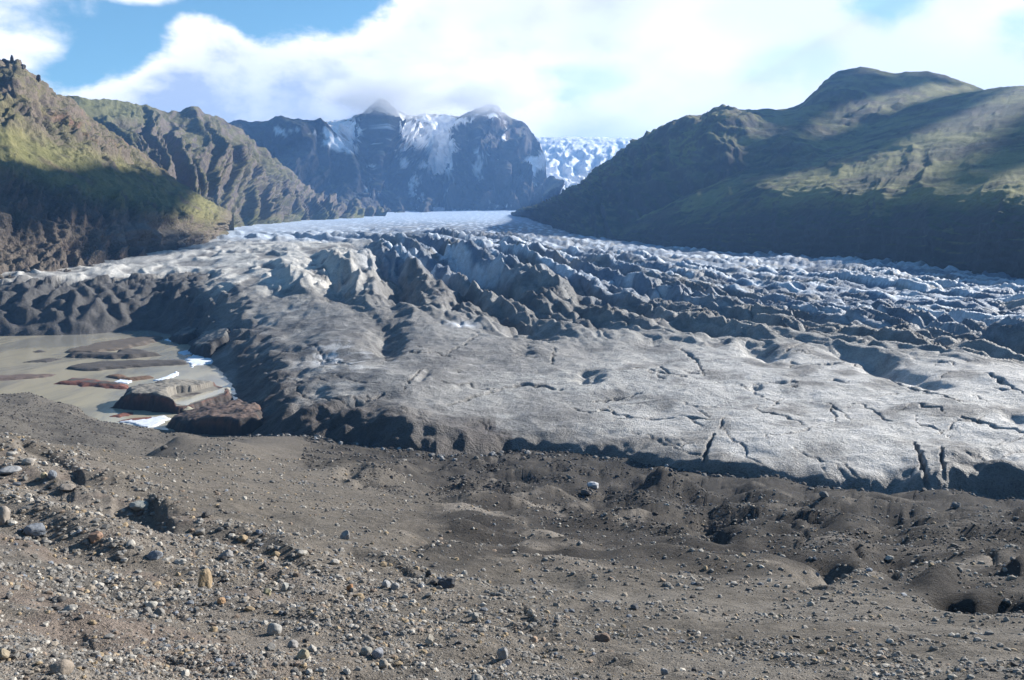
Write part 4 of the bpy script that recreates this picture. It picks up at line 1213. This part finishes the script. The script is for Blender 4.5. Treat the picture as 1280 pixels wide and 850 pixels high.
# more single stones, in four kinds that nothing tells apart but their colour
kinds = [(GREY, 'small grey stone lying loose on the gravel slope', 'small grey stones'), (PALE, 'small pale stone lying loose on the gravel slope', 'small pale stones'),
         (TAN, 'small tan stone lying loose on the gravel slope', 'small tan stones'), (DARK, 'small dark stone lying loose on the gravel slope', 'small dark stones')]
protos = []
for k, (kc, _l, _g) in enumerate(kinds):
    row = []
    for j in range(5):
        V, Fc = ICO2
        P = stone_shape(V, .25 + .15 * j, 200 + k * 10 + j) * (1, .85, .75)
        cc = np.array(kc) * (1 + .18 * fbm3(V[:, 0] * 2 + j, V[:, 1] * 2, V[:, 2] * 2, 4))[:, None]
        P[:, 2] -= HC
        me = mesh_from('stone', P, Fc, False, np.clip(cc, .02, .8)); me.materials.append(M_STONE)
        row.append(me)
    protos.append(row)
n_small = 0
tries = 0
while n_small < 240 and tries < 4000:
    tries += 1
    px = rng.uniform(-10, 1290); py = rng.uniform(560, 860)
    edge_y = np.interp(px, [0, 100, 240, 420, 560, 700, 800, 1280], [545, 575, 640, 700, 735, 790, 820, 800])
    keep = 1.0 if py > edge_y else .10
    keep *= np.interp(px, [0, 560, 760, 1280], [1, 1, .45, .16])
    if rng.uniform() > keep:
        continue
    x, y, z, r = ground_hit(px, py)
    if r > 140:
        continue
    w = min(5.0 + rng.pareto(2.2) * 3.0, 14) * r / F
    k = rng.choice(4, p=[.42, .24, .16, .18])
    o = bpy.data.objects.new('stone', protos[k][rng.integers(5)])
    col.objects.link(o)
    o.location = (x, y, z + HC + w * .16)
    o.scale = (w / 2 * rng.uniform(.9, 1.3), w / 2, w / 2 * rng.uniform(.7, 1.0))
    o.rotation_euler = (rng.uniform(-.3, .3), rng.uniform(-.3, .3), rng.uniform(0, 6.28))
    place = ('on the upper left slope' if py < 690 and px < 330 else 'on the flat gravel beyond the scree' if py < edge_y else 'in the lower left corner' if px < 200 and py > 690 else
             'around the ochre boulder' if px < 330 and py < 790 else 'in the stone band under the scarp' if px < 620 and py < 775 else 'along the bottom edge' if px < 620 else
             'around the brown lone rock' if px < 860 else 'on the gravel at the lower right')
    tag(o, kinds[k][1].replace('loose on the gravel slope', place), 'stone', kinds[k][2] + ' ' + place)
    n_small += 1

# the gravel itself: nobody could count it
NP = 95000
px = rng.uniform(-60, 1340, NP * 3); py = 520 + 400 * rng.uniform(0, 1, NP * 3) ** .8
tq, sq = ray(px, py)
# place by bearing and distance; distance from the fitted slope, row by row
rr = np.exp(np.interp(py, _py[::-1], np.log(_rr[::-1]))) * np.exp(rng.normal(0, .25, NP * 3))
y_ = rr / np.sqrt(1 + tq ** 2); x_ = tq * y_
z_ = ground_z(x_, y_)
qx, qy = project(x_, y_, z_)
dens = sstep(qy - np.interp(qx, [-200, 0, 100, 240, 420, 560, 700, 800, 1300], [480, 545, 575, 640, 700, 735, 790, 815, 830]), -30, 12) * np.interp(qx, [0, 620, 900, 1280], [1, 1, .8, .7]) + .42
clump = sstep(fbm2(x_ / 7, y_ / 7, 4, .6), -.25, .35)
band = np.exp(-((qy - np.interp(qx, [200, 430, 700], [700, 735, 800])) / 34) ** 2) * sstep(qx, 150, 300) * sstep(qx, 760, 640)
dens = np.clip(dens * (.12 + .88 * clump) + band * .6, 0, 1)
sel = np.nonzero((rng.uniform(0, 1, NP * 3) < dens) & (rr < 200) & (rr > 6))[0][:NP]
x_, y_, z_, rr = x_[sel], y_[sel], z_[sel], rr[sel]
n = len(sel)
sz = np.minimum(1.5 + rng.pareto(2.0, n) * 1.7, np.interp(rr, [50, 110], [9.5, 4.5])) * rr / F * .52
OCT = np.array([(1, 0, 0), (-1, 0, 0), (0, 1, 0), (0, -1, 0), (0, 0, 1), (0, 0, -1)], float)
OCTF = np.array([(0, 2, 4), (2, 1, 4), (1, 3, 4), (3, 0, 4), (2, 0, 5), (1, 2, 5), (3, 1, 5), (0, 3, 5)])


def turned(P, g):
    q = np.linalg.qr(g.normal(size=(3, 3)))[0]
    if np.linalg.det(q) < 0:
        q[:, 0] *= -1
    return P @ q


SMALL = np.stack([turned(OCT * np.random.default_rng(900 + k).uniform(.8, 1.3, (6, 1)) + np.random.default_rng(950 + k).normal(0, .14, (6, 3)), np.random.default_rng(970 + k)) for k in range(40)])
LARGE = np.stack([turned(stone_shape(ICO0[0], .5, 500 + k), np.random.default_rng(540 + k)) * 1.05 for k in range(40)])


def strew(x_, y_, z_, sz, flat, colours, bases, faces, sink):
    n = len(x_)
    P = bases[rng.integers(0, len(bases), n)] * np.stack([rng.uniform(.8, 1.4, n), rng.uniform(.75, 1.15, n), rng.uniform(flat * .75, flat * 1.25, n)], 1)[:, None] * sz[:, None, None]
    an = rng.uniform(0, 6.28, n); ca, sa = np.cos(an)[:, None], np.sin(an)[:, None]
    P = np.stack([P[..., 0] * ca - P[..., 1] * sa + x_[:, None], P[..., 0] * sa + P[..., 1] * ca + y_[:, None], P[..., 2] + (z_ + sz * sink)[:, None]], -1)
    k = bases.shape[1]
    return P.reshape(-1, 3), (faces[None] + (np.arange(n) * k)[:, None, None]).reshape(-1, 3), np.repeat(colours, k, 0)


def strew_all(name, x_, y_, z_, sz, big_, flat, colours, sink):
    A_ = strew(x_[~big_], y_[~big_], z_[~big_], sz[~big_], flat, colours[~big_], SMALL, OCTF, sink)
    B_ = strew(x_[big_], y_[big_], z_[big_], sz[big_], flat, colours[big_], LARGE, ICO0[1], sink)
    return mesh_from(name, np.concatenate([A_[0], B_[0]]), np.concatenate([A_[1], B_[1] + len(A_[0])]), False, np.concatenate([A_[2], B_[2]]))


pal = np.array([GREY, GREY, (.20, .185, .165), PALE, (.215, .185, .15), TAN, DARK, (.19, .145, .11), BLUE, (.13, .115, .10), (.36, .33, .28)])
cc = pal[rng.choice(len(pal), n, p=[.16, .14, .17, .08, .15, .06, .08, .06, .03, .05, .02])] * rng.uniform(.75, 1.25, (n, 1))
gv = link('gravel', strew_all('gravel', x_, y_, z_, sz, sz * F / rr > 1.5, .78, cc, .12), M_STONE)
tag(gv, 'loose mixed gravel strewn over the moraine slope', 'gravel', kind='stuff')

# dark broken rubble of melting ground under the ice front
NRB = 16000
px = rng.uniform(380, 1340, NRB * 3)
lo_ = np.interp(px, [380, 480, 640, 900, 1040, 1280], [572, 580, 566, 603, 622, 640])
py = lo_ + rng.uniform(0, 1, NRB * 3) ** 1.4 * np.interp(px, [380, 560, 760, 900, 1280], [26, 40, 70, 110, 150])
tq, sq = ray(px, py)
rr = np.exp(np.interp(py, _py[::-1], np.log(_rr[::-1]))) * np.exp(rng.normal(0, .12, NRB * 3))
y_ = rr / np.sqrt(1 + tq ** 2); x_ = tq * y_
z_ = ground_z(x_, y_)
qx, qy = project(x_, y_, z_)
sel = np.nonzero((rng.uniform(0, 1, NRB * 3) < sstep(fbm2(x_ / 16, y_ / 16, 4), -.35, .35)) & (rr > 85) & (rr < 310))[0][:NRB]
x_, y_, z_, rr = x_[sel], y_[sel], z_[sel], rr[sel]
n = len(sel)
sz = np.minimum(1.2 + rng.pareto(2.4, n) * 1.3, 7.0) * rr / F * .52
pal2 = np.array([(.055, .050, .046), (.080, .072, .064), (.11, .10, .09), (.15, .14, .125), (.10, .08, .065)])
cc = pal2[rng.choice(5, n, p=[.35, .3, .18, .09, .08])] * rng.uniform(.75, 1.25, (n, 1))
# blocks fallen from the ice edge, and small stones on the mud by the lagoon
k = rng.integers(0, NC_I, 2600); k = k[(epx_[k] > 300) & (epx_[k] < 1330)]
m1 = len(k)
r1 = re_[k] - rng.uniform(-3, 1, m1) ** 2 * .9 + rng.uniform(-1, 2, m1)
k2 = rng.uniform(-30, 330, 3600); r2 = rng.uniform(300, 445, 3600)
t2, _s = ray(k2, 505)
t_ = np.concatenate([ti[k], t2]); r_ = np.concatenate([r1, r2])
yb = r_ / np.sqrt(1 + t_ ** 2); xb = t_ * yb; zb = ground_z(xb, yb)
ok = zb > ZW + .15
szb = np.concatenate([np.minimum(1.4 + rng.pareto(1.9, m1) * 1.5, 8.5), np.minimum(1.0 + rng.pareto(2.6, 3600) * 1.0, 4.0)]) * r_ / F * .52
pal3 = np.array([(.055, .050, .047), (.10, .095, .09), (.16, .155, .15), (.26, .26, .26)])
cb = np.concatenate([pal3[rng.choice(4, m1, p=[.4, .3, .2, .1])], pal2[rng.choice(5, 3600, p=[.2, .25, .25, .2, .1])]]) * rng.uniform(.8, 1.2, (len(t_), 1))
x_ = np.concatenate([x_, xb[ok]]); y_ = np.concatenate([y_, yb[ok]]); z_ = np.concatenate([z_, zb[ok]])
rr = np.concatenate([rr, r_[ok]]); sz = np.concatenate([sz, szb[ok]]); cc = np.concatenate([cc, cb[ok]])
rb = link('rubble', strew_all('rubble', x_, y_, z_, sz, sz * F / rr > 1.7, .8, cc, .1), M_STONE)
tag(rb, 'dark broken rubble strewn below the glacier front', 'rubble', kind='stuff')

# ------------------------------------------------------------------ clouds
def cloud_mat():
    m, t = mat_new('cloud_white')
    out = t.n('ShaderNodeOutputMaterial')
    p = t.n('ShaderNodeBsdfDiffuse', {'Color': (.9, .9, .9, 1)})
    t.put(out.inputs['Surface'], p)
    return m


M_CLOUD = cloud_mat()


def shading_cloud(P, upper_line, lower_line, level, label):
    """an unseen cloud towards the sun, shaped so its shadow falls between the two lines"""
    qx, qy = project(P[..., 0], P[..., 1], P[..., 2])
    def lift(line):
        o = []
        for (a_, b_) in line:
            i = np.argmin((qx - a_) ** 2 + (qy - b_) ** 2)
            p = P.reshape(-1, 3)[i]
            o.append((p + sun_dir * (level - p[2]) / sun_dir[2])[:2])
        o = np.array(o); u = np.linspace(0, 1, len(o)); w = np.linspace(0, 1, 70)
        return np.stack([np.interp(w, u, o[:, 0]), np.interp(w, u, o[:, 1])], 1)
    A_, B_ = lift(upper_line), lift(lower_line)
    n = 40
    k = np.linspace(0, 1, n)[:, None, None]
    Q = A_[None] * (1 - k) + B_[None] * k
    wob_ = np.stack([fbm2(Q[..., 0] / 90, Q[..., 1] / 90, 4), fbm2(Q[..., 0] / 90 + 40, Q[..., 1] / 90, 4)], -1) * 16
    Q = Q + wob_
    e = np.sin(np.pi * np.linspace(0, 1, n))[:, None] ** .5 * np.sin(np.pi * np.linspace(0, 1, 70))[None] ** .5
    topz = level + e * (34 + 26 * fbm2(Q[..., 0] / 60, Q[..., 1] / 60, 4))
    botz = level - e * 8 - .5
    V = np.concatenate([np.concatenate([Q, topz[..., None]], -1).reshape(-1, 3), np.concatenate([Q, botz[..., None]], -1).reshape(-1, 3)])
    f1 = grid_faces(n, 70)
    o = link('cloud', mesh_from('cloud', V, np.concatenate([f1, f1[:, ::-1] + n * 70]), True), M_CLOUD)
    return tag(o, label, 'cloud', 'clouds over the valley')


shading_cloud(P_left, [(-200, 120), (-60, 168), (0, 200), (60, 214), (115, 240), (150, 268), (185, 292), (225, 304), (250, 318)],
              [(-200, 250), (-60, 262), (0, 276), (35, 300), (60, 325), (100, 338), (150, 335), (215, 330), (250, 322)], 1300.0, 'long white cloud high over the valley that shades the left slope')

shading_cloud(P_right, [(655, 262), (720, 232), (800, 177), (890, 141), (985, 134), (1030, 102), (1075, 86), (1150, 92), (1215, 108)],
              [(655, 268), (720, 296), (800, 310), (880, 317), (920, 240), (960, 196), (1000, 168), (1060, 130), (1120, 112), (1215, 109)], 2700.0, 'broad unseen cloud added off to the right to shade the long mountain')  # this and the next three: unseen clouds added to deepen the right-hand shade
shading_cloud(P_hill, [(776, 286), (830, 262), (880, 238), (920, 217), (955, 206)], [(776, 306), (830, 312), (880, 317), (930, 321), (985, 328)], 2500.0, 'smaller unseen cloud added to shade the left end of the near hillside')
shading_cloud(P_hill, [(1085, 160), (1130, 140), (1190, 124), (1245, 117)], [(1100, 172), (1150, 160), (1200, 146), (1250, 130)], 2600.0, 'small unseen cloud added to shade the brow of the near hillside')
shading_cloud(P_hill, [(1190, 208), (1240, 200), (1330, 196)], [(1200, 228), (1250, 226), (1330, 222)], 2650.0, 'smallest unseen cloud, added to shade a strip low on the near hillside')


def drape_cloud(px, py, r, wx, wy, wd, dens, label):
    m, t = mat_new('cloud_vapour')
    out = t.n('ShaderNodeOutputMaterial')
    tc = t.n('ShaderNodeTexCoord').outputs['Object']
    ln = t.n('ShaderNodeVectorMath', {0: tc}, operation='LENGTH').outputs['Value']
    n_ = t.noise(tc, 2.3, 5.0, .6, .3)
    k = t.m('ADD', t.m('SUBTRACT', 1.0, ln), t.m('MULTIPLY', t.m('SUBTRACT', n_, .5), 1.7))
    d = t.m('MULTIPLY', t.ss(k, .12, .75), dens)
    v = t.n('ShaderNodeVolumePrincipled', {'Color': (1, 1, 1, 1), 'Density': d, 'Anisotropy': 0.0})
    t.put(out.inputs['Volume'], v.outputs[0])
    V, Fc = ICO2
    c0 = at(px, py, r)
    V = V.copy(); V[:, 2] -= HC
    o = link('cloud', mesh_from('cloud', V, Fc, True), m)
    o.location = (c0[0], c0[1], c0[2] + HC)
    o.scale = (wx * r / F, wd, wy * r / F)
    return tag(o, label, 'cloud', 'clouds over the valley')


drape_cloud(500, 112, 5700, 140, 46, 700, .0034, 'soft cloud wrapping the left of the twin dark peaks')
drape_cloud(622, 114, 5600, 100, 40, 700, .0034, 'soft cloud wrapping the right of the twin dark peaks')

# ------------------------------------------------------------------ haze
def haze():
    m, t = mat_new('haze_air')
    out = t.n('ShaderNodeOutputMaterial')
    v = t.n('ShaderNodeVolumePrincipled', {'Color': (.24, .50, 1.0, 1), 'Density': 5.2e-5, 'Anisotropy': .25})
    t.put(out.inputs['Volume'], v.outputs[0])
    x0, x1, y0, y1, z0, z1 = -15000, 15000, -7000, 17000, -100, 1150
    V = np.array([(x, y, z) for z in (z0, z1) for y in (y0, y1) for x in (x0, x1)], float)
    Fq = np.array([(0, 2, 3, 1), (4, 5, 7, 6), (0, 1, 5, 4), (2, 6, 7, 3), (0, 4, 6, 2), (1, 3, 7, 5)])
    o = link('haze', mesh_from('haze', V, Fq, False), m)
    tag(o, 'thin blue haze filling the valley air', 'haze', kind='stuff')


haze()
